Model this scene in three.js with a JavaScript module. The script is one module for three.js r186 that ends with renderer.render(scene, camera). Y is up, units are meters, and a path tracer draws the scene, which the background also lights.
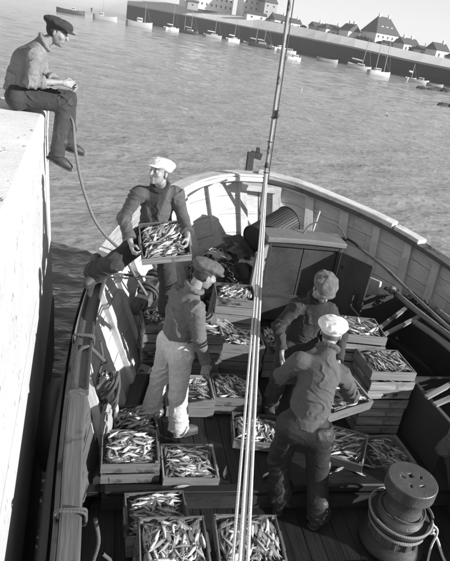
import * as THREE from 'three';
import { ImprovedNoise } from 'three/addons/math/ImprovedNoise.js';
import { mergeGeometries, mergeVertices } from 'three/addons/utils/BufferGeometryUtils.js';

// ---------------------------------------------------------------- camera, sky, sun, exposure
const R = Math.PI / 180;
const scene = new THREE.Scene();
const camera = new THREE.PerspectiveCamera(53.2, 821 / 1024, 0.05, 4000);
camera.rotation.order = 'YXZ';
camera.position.set(0, 4.4, 0);
camera.rotation.set(-24 * R, -13 * R, 9.5 * R);
scene.add(camera);

const renderer = new THREE.WebGLRenderer({ antialias: true });
renderer.setSize(821, 1024);
renderer.toneMapping = THREE.LinearToneMapping;
renderer.toneMappingExposure = 1.58;
renderer.shadowMap.enabled = true;

const SUN_AZ = 31 * R, SUN_EL = 20 * R;                 // azimuth from +x towards +z
const sunDir = new THREE.Vector3(Math.cos(SUN_EL) * Math.cos(SUN_AZ), Math.sin(SUN_EL), Math.cos(SUN_EL) * Math.sin(SUN_AZ));
const sun = new THREE.DirectionalLight(0xffffff, 5);
sun.position.copy(sunDir).multiplyScalar(40).add(new THREE.Vector3(2, 1, -5));
sun.target.position.set(2, 1, -5);
sun.castShadow = true;
sun.shadow.mapSize.set(4096, 4096);
Object.assign(sun.shadow.camera, { left: -12, right: 12, top: 12, bottom: -12, near: 1, far: 90 });
scene.add(sun, sun.target);

{ // hazy monochrome sky: pale at the horizon, deeper overhead
  const W = 64, H = 128, d = new Float32Array(W * H * 4);
  for (let j = 0; j < H; j++) for (let i = 0; i < W; i++) {
    const el = ((j + 0.5) / H - 0.5) * 180;
    let v = 0.07 + 0.58 * Math.exp(-Math.max(el, 0) / 24);
    if (el < 0) v = 0.30;
    const k = (j * W + i) * 4; d[k] = d[k + 1] = d[k + 2] = v; d[k + 3] = 1;
  }
  const sky = new THREE.DataTexture(d, W, H, THREE.RGBAFormat, THREE.FloatType);
  sky.mapping = THREE.EquirectangularReflectionMapping;
  sky.magFilter = THREE.LinearFilter; sky.minFilter = THREE.LinearFilter; sky.needsUpdate = true;
  scene.background = sky; scene.environment = sky;
}

// ---------------------------------------------------------------- helpers
const V = (x, y, z) => new THREE.Vector3(x, y, z);
let seed = 12345;
function rnd() { seed |= 0; seed = seed + 0x6D2B79F5 | 0; let t = Math.imul(seed ^ seed >>> 15, 1 | seed); t = t + Math.imul(t ^ t >>> 7, 61 | t) ^ t; return ((t ^ t >>> 14) >>> 0) / 4294967296; }
const rr = (a, b) => a + (b - a) * rnd();
const clamp = (x, a = 0, b = 1) => Math.min(b, Math.max(a, x));
const lerp = (a, b, t) => a + (b - a) * t;
const smooth = (a, b, x) => { const t = clamp((x - a) / (b - a)); return t * t * (3 - 2 * t); };
const inoise = new ImprovedNoise();
const n3 = (x, y, z) => inoise.noise(x + 31.7, y + 17.3, z + 91.1);
function hash(i, j, s) { let h = (i * 374761393 + j * 668265263 + s * 974634777) | 0; h = Math.imul(h ^ h >>> 13, 1274126177); return ((h ^ h >>> 16) >>> 0) / 4294967296; }
function pvn(x, y, px, py, s) {                          // periodic value noise
  const xi = Math.floor(x), yi = Math.floor(y), fx = x - xi, fy = y - yi;
  const u = fx * fx * (3 - 2 * fx), v = fy * fy * (3 - 2 * fy), m = (a, p) => ((a % p) + p) % p;
  const a = hash(m(xi, px), m(yi, py), s), b = hash(m(xi + 1, px), m(yi, py), s), c = hash(m(xi, px), m(yi + 1, py), s), d = hash(m(xi + 1, px), m(yi + 1, py), s);
  return lerp(lerp(a, b, u), lerp(c, d, u), v);
}
function pfbm(u, v, fx, fy, oct, s) { let a = 0.5, t = 0, w = 0; for (let o = 0; o < oct; o++) { t += a * pvn(u * fx, v * fy, fx, fy, s + o); w += a; a *= 0.55; fx *= 2; fy *= 2; } return t / w; }
function tex(size, fn, rep = 1, srgb = false) {
  const d = new Uint8Array(size * size * 4);
  for (let j = 0; j < size; j++) for (let i = 0; i < size; i++) {
    const v = clamp(fn(i / size, j / size)) * 255, k = (j * size + i) * 4;
    d[k] = d[k + 1] = d[k + 2] = v; d[k + 3] = 255;
  }
  const t = new THREE.DataTexture(d, size, size, THREE.RGBAFormat);
  t.wrapS = t.wrapT = THREE.RepeatWrapping; t.magFilter = THREE.LinearFilter; t.minFilter = THREE.LinearMipmapLinearFilter; t.generateMipmaps = true;
  t.repeat.set(rep, rep); if (srgb) t.colorSpace = THREE.SRGBColorSpace; t.needsUpdate = true; return t;
}
const names = {};
function numbered(n) { const c = names[n] = (names[n] ?? -1) + 1; return c ? n + '_' + String(c).padStart(3, '0') : n; }
function mesh(name, geo, mat, parent) {
  const m = new THREE.Mesh(geo, mat); m.castShadow = m.receiveShadow = true;
  m.name = parent ? name : numbered(name); (parent || scene).add(m); return m;
}
function thing(name, label, category, pos = [0, 0, 0], group) {
  const g = new THREE.Group(); g.name = numbered(name); g.position.set(...pos); scene.add(g);
  g.userData = { label, category }; if (group) g.userData.group = group; return g;
}
function tag(o, label, category, group) { o.userData.label = label; o.userData.category = category; if (group) o.userData.group = group; return o; }
function struct(o) { o.userData.kind = 'structure'; return o; }
const G = (v) => new THREE.Color().setRGB(v, v, v);
function std(v, rough = 0.85, o = {}) { return new THREE.MeshStandardMaterial({ color: G(v), roughness: rough, ...o }); }
// uv in metres by the dominant side of each face, long axis of the piece along u
function boxUV(g, ou = rnd() * 7, ov = rnd() * 7, swap = false) {
  if (g.index) g = g.toNonIndexed();
  const p = g.attributes.position, n = p.count, uv = new Float32Array(n * 2);
  g.computeBoundingBox(); const s = g.boundingBox.getSize(V()); const long = s.x >= s.y && s.x >= s.z ? 0 : s.z >= s.y ? 2 : 1;
  const a = V(), b = V(), c = V();
  for (let i = 0; i < n; i += 3) {
    a.fromBufferAttribute(p, i); b.fromBufferAttribute(p, i + 1); c.fromBufferAttribute(p, i + 2);
    const nn = b.clone().sub(a).cross(c.clone().sub(a)); const ax = Math.abs(nn.x), ay = Math.abs(nn.y), az = Math.abs(nn.z);
    const drop = ax >= ay && ax >= az ? 0 : ay >= az ? 1 : 2;
    let iu = long, iv; if (iu === drop) { iu = (drop + 1) % 3; } iv = 3 - iu - drop;
    [a, b, c].forEach((q, k) => { const e = [q.x, q.y, q.z]; uv[(i + k) * 2] = e[iu] + ou; uv[(i + k) * 2 + 1] = e[iv] + ov; });
  }
  g.setAttribute('uv', new THREE.BufferAttribute(uv, 2)); return g;
}
function box(w, h, d, x = 0, y = 0, z = 0, jit = 0) {
  const g = new THREE.BoxGeometry(w, h, d); g.translate(x, y, z);
  if (jit) { const p = g.attributes.position, mp = {}; for (let i = 0; i < p.count; i++) { const k = [p.getX(i), p.getY(i), p.getZ(i)].map(v => v.toFixed(4)).join(); mp[k] ??= [rr(-jit, jit), rr(-jit, jit), rr(-jit, jit)]; const m = mp[k]; p.setXYZ(i, p.getX(i) + m[0], p.getY(i) + m[1], p.getZ(i) + m[2]); } g.computeVertexNormals(); }
  return boxUV(g);
}
// chamfered box (44 triangles): edges that catch light
function cbox(w, h, d, c = 0.006, x = 0, y = 0, z = 0) {
  const s = new THREE.Shape(); const a = w / 2 - c, b = h / 2 - c;
  s.moveTo(-a, -b); s.lineTo(a, -b); s.lineTo(a, b); s.lineTo(-a, b); s.closePath();
  const g = new THREE.ExtrudeGeometry(s, { depth: d - 2 * c, bevelEnabled: true, bevelThickness: c, bevelSize: c, bevelSegments: 1, steps: 1 });
  g.translate(x, y, z - (d - 2 * c) / 2); return boxUV(g);
}
// a bar with a rectangular section from a to b
function bar(a, b, w, h, up = V(0, 1, 0), c = 0.004) {
  const d = b.clone().sub(a), L = d.length(); d.normalize();
  const x = up.clone().cross(d).normalize(), y = d.clone().cross(x);
  const g = cbox(w, h, L, c); g.applyMatrix4(new THREE.Matrix4().makeBasis(x, y, d).setPosition(a.clone().add(b).multiplyScalar(0.5))); return g;
}
function tube(pts, r, seg = 24, rad = 7, closed = false) {
  const g = new THREE.TubeGeometry(new THREE.CatmullRomCurve3(pts, closed, 'centripetal'), seg, r, rad, closed);
  const u = g.attributes.uv; let L = 0; for (let i = 1; i < pts.length; i++) L += pts[i].distanceTo(pts[i - 1]);
  for (let i = 0; i < u.count; i++) u.setXY(i, u.getX(i) * L, u.getY(i) * r * 6.28); return g;
}
function cyl(r0, r1, h, x, y, z, seg = 20) { const g = new THREE.CylinderGeometry(r1, r0, h, seg); g.translate(x, y + h / 2, z); return g; }
function lathe(prof, seg = 40, smoothN = true) { const g = new THREE.LatheGeometry(prof.map(([r, y]) => new THREE.Vector2(r, y)), seg); const u = g.attributes.uv; for (let i = 0; i < u.count; i++) u.setXY(i, u.getX(i) * 1.5, u.getY(i)); return g; }
function merge(list) { return mergeGeometries(list.map(g => { g = g.index ? g.toNonIndexed() : g; for (const k of Object.keys(g.attributes)) if (!['position', 'normal', 'uv'].includes(k)) g.deleteAttribute(k); if (!g.attributes.uv) g.setAttribute('uv', new THREE.BufferAttribute(new Float32Array(g.attributes.position.count * 2), 2)); return g; })); }
function weld(g) { g.deleteAttribute('normal'); g.deleteAttribute('uv'); g = mergeVertices(g, 1e-4); g.computeVertexNormals(); const p = g.attributes.position, uv = new Float32Array(p.count * 2); for (let i = 0; i < p.count; i++) { uv[i * 2] = p.getX(i) + p.getZ(i) * 0.7; uv[i * 2 + 1] = p.getY(i) + p.getZ(i) * 0.5; } g.setAttribute('uv', new THREE.BufferAttribute(uv, 2)); return g; }
// sweep a section [[side, up], ...] along frames {p, s, u}
function sweep(frames, section, cap = true) {
  const P = [], N = section.length, idx = [], uv = []; let L = 0;
  frames.forEach((f, i) => { if (i) L += f.p.distanceTo(frames[i - 1].p); let w = 0; section.forEach(([a, b], k) => { if (k) w += Math.hypot(a - section[k - 1][0], b - section[k - 1][1]); const q = f.p.clone().addScaledVector(f.s, a * (f.k ?? 1)).addScaledVector(f.u, b); P.push(q.x, q.y, q.z); uv.push(L + section.off, w); }); });
  for (let i = 0; i + 1 < frames.length; i++) for (let k = 0; k < N; k++) { const a = i * N + k, b = i * N + (k + 1) % N, c = a + N, d = b + N; idx.push(a, b, c, b, d, c); }
  if (cap) for (let k = 1; k + 1 < N; k++) { idx.push(0, k + 1, k); const o = (frames.length - 1) * N; idx.push(o, o + k, o + k + 1); }
  let g = new THREE.BufferGeometry(); g.setAttribute('position', new THREE.Float32BufferAttribute(P, 3)); g.setAttribute('uv', new THREE.Float32BufferAttribute(uv, 2)); g.setIndex(idx);
  g = g.toNonIndexed(); g.computeVertexNormals(); return g;
}
const sect = (w, h, c = 0) => { const a = w / 2, b = h / 2; const s = c ? [[-a + c, -b], [a - c, -b], [a, -b + c], [a, b - c], [a - c, b], [-a + c, b], [-a, b - c], [-a, -b + c]] : [[-a, -b], [a, -b], [a, b], [-a, b]]; s.off = rnd() * 5; return s; };

// ---------------------------------------------------------------- surface textures (matter only: grain, stains, wear)
const grain = (u, v, s, k = 1) => { const w = pfbm(u, v, 3, 6, 3, s) * 0.8; return pfbm(u + w * 0.04, v, 4, 64, 3, s + 9) * 0.6 + pfbm(u, v + w * 0.1, 2, 20, 3, s + 20) * 0.4 * k; };
const T_wood = tex(512, (u, v) => { const g = grain(u, v, 1); const k = pvn(u * 6, v * 18, 6, 18, 77) > 0.93 ? 0.3 : 0; const st = pfbm(u, v, 5, 5, 4, 40); return 0.45 + 0.75 * (g - 0.3) - k * 0.5 - (st > 0.58 ? (st - 0.58) * 4 : 0); }, 1);
const T_woodB = tex(512, (u, v) => grain(u, v, 5), 1);
const T_paint = tex(512, (u, v) => { const s = pfbm(u, v, 4, 4, 5, 3), f = pfbm(u, v, 40, 40, 3, 8), str = pfbm(u, v, 3, 30, 3, 12); let x = 0.93 - 0.25 * Math.max(0, s - 0.48) * 3 - 0.18 * (f - 0.5) - 0.25 * Math.max(0, str - 0.55); const ch = pfbm(u, v, 14, 22, 4, 60); if (ch > 0.68) x -= Math.min(0.12, (ch - 0.68) * 3); return x; }, 0.7);
const T_wall = tex(1024, (u, v) => { const s = pfbm(u, v, 4, 3, 5, 5), f = pfbm(u, v, 90, 90, 3, 8); let x = 0.95 - 0.30 * (s - 0.4) - 0.14 * (f - 0.5); const m = pfbm(u, v, 30, 30, 3, 33); if (m > 0.74) x -= (m - 0.74) * 4; const run = pfbm(u, v, 60, 4, 3, 90); x -= 0.07 * Math.max(0, run - 0.55) * 2; return x; }, 0.5);
const T_speck = tex(512, (u, v) => { const s = pfbm(u, v, 4, 4, 5, 14), f = pfbm(u, v, 60, 60, 2, 18); let x = 0.35 + 0.5 * (s - 0.35) + 0.25 * (f - 0.5); const m = pvn(u * 90, v * 90, 90, 90, 51); if (m > 0.965) x += 0.55; return x; }, 1);
const T_iron = tex(512, (u, v) => { const s = pfbm(u, v, 6, 6, 5, 4), f = pfbm(u, v, 70, 70, 3, 28); const b = pfbm(u, v, 18, 18, 3, 44); return 0.68 + 0.5 * (s - 0.5) + 0.14 * (f - 0.5) + (b > 0.66 ? (b - 0.66) * 1.5 : 0); }, 1.6);
const T_rope = tex(256, (u, v) => { const a = Math.abs((((u * 52 + v * 4) % 1) + 1) % 1 - 0.5) * 2; return 0.55 + 0.4 * Math.sqrt(1 - a * a * 0.9) - 0.15 * pvn(u * 128, v * 128, 128, 128, 6); }, 1);
const T_cloth = tex(1024, (u, v) => { const w = 0.05 * pfbm(u, v, 5, 5, 2, 3), r = 1 - Math.abs(2 * pfbm(u + w, v - w, 7, 11, 2, 81) - 1), r2 = 1 - Math.abs(2 * pfbm(u - w, v + w, 16, 22, 2, 61) - 1); return 0.5 * r * r * r + 0.35 * r2 * r2 * r2 + 0.15 * pvn(u * 200, v * 200, 200, 200, 9); }, 0.9);
const T_chop = tex(1024, (u, v) => 0.5 * pfbm(u + 0.02 * pvn(u * 8, v * 8, 8, 8, 3), v, 12, 22, 5, 71) + 0.5 * (1 - Math.abs(pfbm(u, v, 9, 26, 4, 15) * 2 - 1)), 1);

const M = {
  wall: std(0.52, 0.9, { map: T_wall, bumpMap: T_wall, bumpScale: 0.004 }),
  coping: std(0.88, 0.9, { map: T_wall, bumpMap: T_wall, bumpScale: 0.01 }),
  weed: std(0.05, 0.75, { map: T_speck, bumpMap: T_speck, bumpScale: 0.05 }),
  paint: std(0.60, 0.6, { map: T_paint, bumpMap: T_woodB, bumpScale: 0.004 }),
  oldpaint: std(0.17, 0.75, { map: T_wood, bumpMap: T_woodB, bumpScale: 0.006 }),
  rail: std(0.70, 0.7, { map: T_paint, bumpMap: T_woodB, bumpScale: 0.008 }),
  railwood: std(0.15, 0.75, { map: T_wood, bumpMap: T_wood, bumpScale: 0.01 }),
  deck: std(0.03, 0.5, { map: T_speck, bumpMap: T_woodB, bumpScale: 0.008 }),
  deckB: std(0.024, 0.5, { map: T_speck, bumpMap: T_woodB, bumpScale: 0.008 }),
  hull: std(0.04, 0.5, { map: T_speck }),
  dark: std(0.06, 0.6, { map: T_speck, bumpMap: T_woodB, bumpScale: 0.004 }),
  darkpaint: std(0.05, 0.5, { map: T_paint, bumpMap: T_woodB, bumpScale: 0.003 }),
  blackpaint: std(0.11, 0.5, { map: T_speck }),
  grey: std(0.2, 0.65, { map: T_paint, bumpMap: T_woodB, bumpScale: 0.004 }),
  crate: [0.36, 0.28, 0.46, 0.21, 0.31, 0.17].map(v => std(v, 0.85, { map: T_wood, bumpMap: T_wood, bumpScale: 0.006 })),
  cratedark: std(0.16, 0.8, { map: T_wood, bumpMap: T_wood, bumpScale: 0.006 }),
  iron: std(0.14, 0.5, { map: T_iron, bumpMap: T_iron, bumpScale: 0.005, metalness: 0.25 }),
  irondark: std(0.06, 0.6, { map: T_iron, bumpMap: T_iron, bumpScale: 0.006, metalness: 0.3 }),
  rope: std(0.78, 0.9, { map: T_rope, bumpMap: T_rope, bumpScale: 0.006 }),
  ropegrey: std(0.30, 0.9, { map: T_rope, bumpMap: T_rope, bumpScale: 0.006 }),
  ropedark: std(0.10, 0.9, { map: T_rope, bumpMap: T_rope, bumpScale: 0.006 }),
  pole: std(0.5, 0.85, { map: T_wood, bumpMap: T_wood, bumpScale: 0.004 }),
  oar: std(0.36, 0.7, { map: T_wood, bumpMap: T_wood, bumpScale: 0.004 }),
  rubber: std(0.02, 0.6),
};
// ---------------------------------------------------------------- harbour water
{
  const AX = 13 * R, rings = [], angs = [];
  for (let r = 1.2; r < 1500; r *= r < 4 || r > 260 ? 1.03 : 1.0062) rings.push(r);
  for (let a = -62; a <= 62.001; a += 0.28) angs.push(a * R + AX);
  for (let a = 66; a < 298; a += 4) angs.push(a * R + AX);
  const P = [], UV = [], idx = [], nA = angs.length;
  // directional ripple trains plus noise, each dropped where the grid is too coarse for it
  const trains = []; for (let i = 0; i < 23; i++) { const L = 0.20 * Math.pow(1.185, i), th = (78 + rr(-46, 46)) * R; trains.push([Math.cos(th) * 6.283 / L, Math.sin(th) * 6.283 / L, rr(0, 6.28), 0.0150 * Math.pow(L, L < 0.9 ? 0.85 : 0.1), L]); }
  for (const r of rings) for (const a of angs) {
    const x = Math.sin(a) * r, z = -Math.cos(a) * r; let y = 0; const dr = r * 0.0062, near = Math.abs(a - AX) < 1.1 ? 1 : 0;
    const gust = 0.55 + 0.9 * (n3(x * 0.05, 0, z * 0.12) * 0.5 + 0.5) + 0.5 * n3(x * 0.35, 3, z * 0.6);
    if (near) for (const [kx, kz, ph, am, L] of trains) { const f = clamp((L / dr - 2.2) / 2.5); if (f > 0) { const w = Math.sin(kx * x + kz * z + ph + 1.6 * n3(x * 0.5 / L, ph, z * 0.5 / L)); y += f * am * gust * (w + 0.25 * w * w); } }
    P.push(x, y, z); UV.push(x / 7, z / 7);
  }
  for (let i = 0; i + 1 < rings.length; i++) for (let k = 0; k < nA; k++) { const b = (k + 1) % nA, p = i * nA + k, q = i * nA + b, s = p + nA, t = q + nA; idx.push(p, q, s, q, t, s); }
  const g = new THREE.BufferGeometry(); g.setAttribute('position', new THREE.Float32BufferAttribute(P, 3)); g.setAttribute('uv', new THREE.Float32BufferAttribute(UV, 2)); g.setIndex(idx); g.computeVertexNormals();
  const m = new THREE.MeshPhysicalMaterial({ color: G(0.27), roughness: 0.06, ior: 1.34, bumpMap: T_chop, bumpScale: 0.12 });
  struct(mesh('water', g, m));
}

// ---------------------------------------------------------------- quay with its white face
{
  const q = thing('quay_wall', 'white sunlit concrete quay wall with dark weed along its foot', 'quay wall', [-0.75, 0, -6.2]);
  q.rotation.y = Math.atan(0.0614);
  const z0 = -0.62, z1 = 12.5, top = 3.33;
  const prof = (pts) => { const s = new THREE.Shape(); pts.forEach(([x, y], i) => i ? s.lineTo(x, y) : s.moveTo(x, y)); s.closePath(); return s; };
  const ext = (pts, a, b) => { const g = new THREE.ExtrudeGeometry(prof(pts), { depth: b - a, bevelEnabled: false, steps: 1 }); g.translate(0, 0, a); return boxUV(g, 0, 0); };
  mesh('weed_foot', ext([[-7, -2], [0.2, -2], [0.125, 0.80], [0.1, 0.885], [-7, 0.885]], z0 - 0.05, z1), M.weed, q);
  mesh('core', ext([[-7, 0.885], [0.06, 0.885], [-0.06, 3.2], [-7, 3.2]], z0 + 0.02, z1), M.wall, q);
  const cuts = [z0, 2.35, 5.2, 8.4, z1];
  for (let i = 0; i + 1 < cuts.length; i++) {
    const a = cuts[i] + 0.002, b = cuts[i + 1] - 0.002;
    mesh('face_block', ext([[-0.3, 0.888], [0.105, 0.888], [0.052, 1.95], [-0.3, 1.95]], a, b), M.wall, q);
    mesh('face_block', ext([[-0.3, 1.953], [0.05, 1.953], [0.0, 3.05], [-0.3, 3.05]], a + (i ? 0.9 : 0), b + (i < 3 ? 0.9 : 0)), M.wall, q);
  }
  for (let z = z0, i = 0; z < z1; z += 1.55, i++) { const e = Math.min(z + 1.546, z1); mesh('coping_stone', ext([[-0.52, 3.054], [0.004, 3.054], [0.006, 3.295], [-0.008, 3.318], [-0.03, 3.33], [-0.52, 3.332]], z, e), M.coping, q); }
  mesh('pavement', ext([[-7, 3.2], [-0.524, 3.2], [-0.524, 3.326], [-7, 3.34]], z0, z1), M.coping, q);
}

// ---------------------------------------------------------------- far harbour: wall, land, houses, jetty, boats
const FM = {
  footing: std(0.035, 0.8, { map: T_speck }),
  stone: std(0.085, 0.9, { map: T_speck }), parapet: std(0.75, 0.9, { map: T_wall }), land: std(0.30, 0.95, { map: T_speck }),
  white: std(0.78, 0.85), cream: std(0.62, 0.85), grey: std(0.35, 0.85), slate: std(0.07, 0.7), glass: std(0.05, 0.25), door: std(0.10, 0.7), brick: std(0.2, 0.9),
  hullp: std(0.36, 0.6), hullw: std(0.58, 0.5), hulld: std(0.045, 0.5), hullg: std(0.30, 0.5), wood: std(0.40, 0.6), mast: std(0.28, 0.6), sail: std(0.62, 0.9), leaf: std(0.035, 0.9), rock: std(0.04, 0.9), tyre: std(0.02, 0.8), cloth: std(0.06, 0.9), clothw: std(0.75, 0.9), skin: std(0.3, 0.7),
};
const WP = [[0.1, -315.9, 7.70, 11.75], [29.9, -287.9, 7.00, 10.40], [51.6, -250.7, 6.20, 9.25], [63.0, -213.7, 5.65, 8.45], [68.2, -175.7, 5.05, 7.15], [73.6, -151.6, 4.20, 6.10], [76.5, -128.0, 3.80, 5.30], [77.7, -112.0, 3.60, 5.00], [80, -60, 3.4, 4.8]];
{ // each panel: front foot, front top, back top, back foot
  const w = thing('harbour_wall', 'long dark stone harbour wall with pale sloping bank across the water', 'harbour wall');
  const panel = (name, mat, f) => { for (let i = 0; i + 1 < WP.length; i++) { const L = Math.hypot(WP[i + 1][0] - WP[i][0], WP[i + 1][1] - WP[i][1]), n = Math.max(1, Math.round(L / 9)); for (let j = 0; j < n; j++) { const Q = (t, o, y) => { const p = WP[i].map((v, k) => lerp(v, WP[i + 1][k], t)), r = Math.hypot(p[0], p[1]); return V(p[0] * (1 + o / r), y(p), p[1] * (1 + o / r)); }; const c0 = f.map(([o, y]) => Q(j / n, o, y)), c1 = f.map(([o, y]) => Q((j + 0.9992) / n, o, y)); const q = [...c0, ...c1]; const ix = [0, 1, 5, 0, 5, 4, 1, 2, 6, 1, 6, 5, 2, 3, 7, 2, 7, 6, 3, 0, 4, 3, 4, 7, 0, 3, 2, 0, 2, 1, 4, 5, 6, 4, 6, 7], pp = []; for (const e of ix) pp.push(q[e].x, q[e].y, q[e].z); const g = new THREE.BufferGeometry(); g.setAttribute('position', new THREE.Float32BufferAttribute(pp, 3)); g.computeVertexNormals(); mesh(name, boxUV(g), mat, w); } } };
  panel('foot_course', FM.footing, [[-0.9, () => -1], [-0.7, () => 1.1], [2, () => 1.1], [2, () => -1]]);
  panel('stone_panel', FM.stone, [[-0.2, () => 1.1], [0.3, (p) => p[2] - 0.5], [3, (p) => p[2] - 0.5], [3, () => 1.1]]);
  panel('string_course', FM.grey, [[0.0, (p) => p[2] - 0.5], [0.0, (p) => p[2]], [3, (p) => p[2]], [3, (p) => p[2] - 0.5]]);
  panel('bank_panel', FM.parapet, [[0.3, (p) => p[2]], [24, (p) => p[2] + (p[3] - p[2]) * 1.25], [25, (p) => p[2] + (p[3] - p[2]) * 1.25], [25, (p) => p[2]]]);
}
{ // land behind the wall rising to the houses
  const P = [], idx = [], rows = 4, N = 50;
  for (let i = 0; i <= N; i++) { const t = i / N * (WP.length - 1), k = Math.min(Math.floor(t), WP.length - 2), f = t - k; const a = WP[k].map((v, j) => lerp(v, WP[k + 1][j], f)), r = Math.hypot(a[0], a[1]);
    [[24, 0.3], [38, 0.5], [80, 0.8], [400, 1.5]].forEach(([o, y]) => { const m = 1 + o / r, x = a[0] * m, z = a[1] * m; P.push(x, a[3] + y + (o > 10 ? 0.4 * n3(x * 0.05, 0, z * 0.05) : 0), z); }); }
  for (let i = 0; i < N; i++) for (let k = 0; k + 1 < rows; k++) { const a = i * rows + k; idx.push(a, a + 1, a + rows, a + 1, a + rows + 1, a + rows); }
  const g = new THREE.BufferGeometry(); g.setAttribute('position', new THREE.Float32BufferAttribute(P, 3)); g.setIndex(idx); g.computeVertexNormals();
  struct(mesh('shore_ground', boxUV(g.toNonIndexed()), FM.land));
}
function gableRoof(w, d, h, o = 0.35, hip = 0) {
  const a = w / 2 + o, b = d / 2 + o, c = w / 2 + o - hip; const q = [[-a, 0, b], [a, 0, b], [a, 0, -b], [-a, 0, -b], [-c, h, 0], [c, h, 0]];
  const ix = [0, 1, 5, 0, 5, 4, 2, 3, 4, 2, 4, 5, 1, 2, 5, 3, 0, 4, 0, 2, 1, 0, 3, 2]; const p = []; for (const e of ix) p.push(...q[e]);
  const g = new THREE.BufferGeometry(); g.setAttribute('position', new THREE.Float32BufferAttribute(p, 3)); g.computeVertexNormals(); return g;
}
function house(label, [x, y, z], turn, w, d, eave, roof, o = {}) {
  const h = thing(o.name || 'house', label, 'house', [x, y - 1, z], 'houses along the far shore'); h.rotation.y = turn;
  mesh('wall', box(w, eave + 1, d, 0, (eave + 1) / 2, 0), o.wall || FM.white, h);
  const r = mesh('roof', gableRoof(w, d, roof, 0.35, o.hip || 0), o.roof || FM.slate, h); r.position.y = eave + 1.003;
  if (!o.hip) { const s = new THREE.Shape(); s.moveTo(-d / 2, 0); s.lineTo(d / 2, 0); s.lineTo(0, roof * 0.93); s.closePath(); for (const k of [-1, 1]) { const e = new THREE.ExtrudeGeometry(s, { depth: 0.1, bevelEnabled: false }); e.rotateY(Math.PI / 2); e.translate(k * (w / 2 - 0.02) - 0.05, eave + 1.002, 0); mesh('gable', boxUV(e), o.wall || FM.white, h); } }
  for (const cx of o.chimneys || [w * 0.35]) { const c = mesh('chimney', box(0.8, 1.8, 0.6), FM.cream, r); c.position.set(cx, roof + 0.1, 0); }
  const rows = o.rows ?? 1, cols = o.cols ?? 3, wh = Math.min(1.35, eave / rows * 0.5);
  for (let i = 0; i < rows; i++) for (let j = 0; j < cols; j++) for (const side of o.back ? [1, -1] : [1]) {
    const door = i === 0 && o.door === j; const wx = (j + 0.5) / cols * w - w / 2, wy = 1 + eave * (i + 0.5) / rows, hh = door ? 2 : wh;
    const win = mesh(door ? 'door' : 'window', box(0.95, hh, 0.12), door ? FM.door : FM.white, h); win.position.set(wx, door ? 2.0 : wy, side * (d / 2 + 0.04));
    if (!door) { const pn = mesh('pane', box(0.75, hh - 0.22, 0.05), FM.glass, win); pn.position.z = side * 0.055; }
  }
  if (o.dormers) for (let j = 0; j < o.dormers; j++) { const q = mesh('dormer', box(1.0, 1.1, 1.4), FM.white, r); q.position.set((j + 0.5) / o.dormers * w * 0.6 - w * 0.3, roof * 0.36, d * 0.26); const pn = mesh('pane', box(0.6, 0.7, 0.05), FM.glass, r); pn.position.set(q.position.x, q.position.y, q.position.z + 0.72); }
  return h;
}
house('tall white apartment row with many windows above the harbour wall', [37, 11.6, -297], 0.2, 24, 9, 11.6, 3.2, { rows: 4, cols: 10, chimneys: [-9, -2, 6, 11] });
house('pale twin gabled house beside the tall white apartment row', [56.7, 10.7, -287.5], 0.2, 10.4, 8, 7.3, 3.2, { rows: 3, cols: 4, wall: FM.cream, chimneys: [-4, 4] });
house('narrow house with steep dark roof at the end of the apartment row', [63.2, 10.0, -280], 0.2, 6.2, 7, 7.6, 4.8, { rows: 3, cols: 2, wall: FM.grey, hip: 1.6, chimneys: [2] });
house('small white cottage with dark roof just right of the bow pole', [67.6, 8.5, -273], 0.3, 7.3, 6, 2.5, 2.6, { cols: 3, door: 1 });
house('tiny pale cottage next to the small white cottage', [72.6, 8.4, -266], 0.25, 6.0, 5, 2.3, 2.0, { cols: 2 });
house('long low building with a pale wall and dark hipped roof', [85.5, 7.6, -251], 0.3, 10, 7, 2.8, 2.0, { cols: 4, hip: 2, wall: FM.cream });
house('white gabled villa with a turret-like chimney beside the long low building', [91.5, 7.3, -244.5], 0.3 + Math.PI / 2, 6.5, 6, 3.6, 2.9, { cols: 2, rows: 2, chimneys: [1, -2] });
house('large white house with tall dark hipped roof and dormers', [103.6, 7.0, -241], 0.3, 12.5, 10, 4.8, 6.4, { cols: 5, rows: 2, hip: 3.4, dormers: 3, chimneys: [-2.5, 2.5] });
house('low white outbuilding in front of the large hipped roof house', [105.5, 6.5, -233], 0.3, 7.5, 4, 2.2, 0.9, { cols: 3 });
house('low pale house group with two gables right of the large house', [109.5, 6.3, -227], 0.3, 8, 6, 3.0, 2.3, { cols: 3, wall: FM.cream, chimneys: [-2, 2] });
house('white house with dark roof standing beside dark trees', [111.3, 5.6, -205], 0.3, 6.2, 5.5, 3.0, 2.5, { cols: 2, rows: 1, chimneys: [2] });
house('little shed with a pale wall beyond the dark trees', [113.6, 5.3, -197], 0.3, 4, 3.5, 1.7, 1.2, { cols: 1, wall: FM.cream, chimneys: [] });

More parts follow.
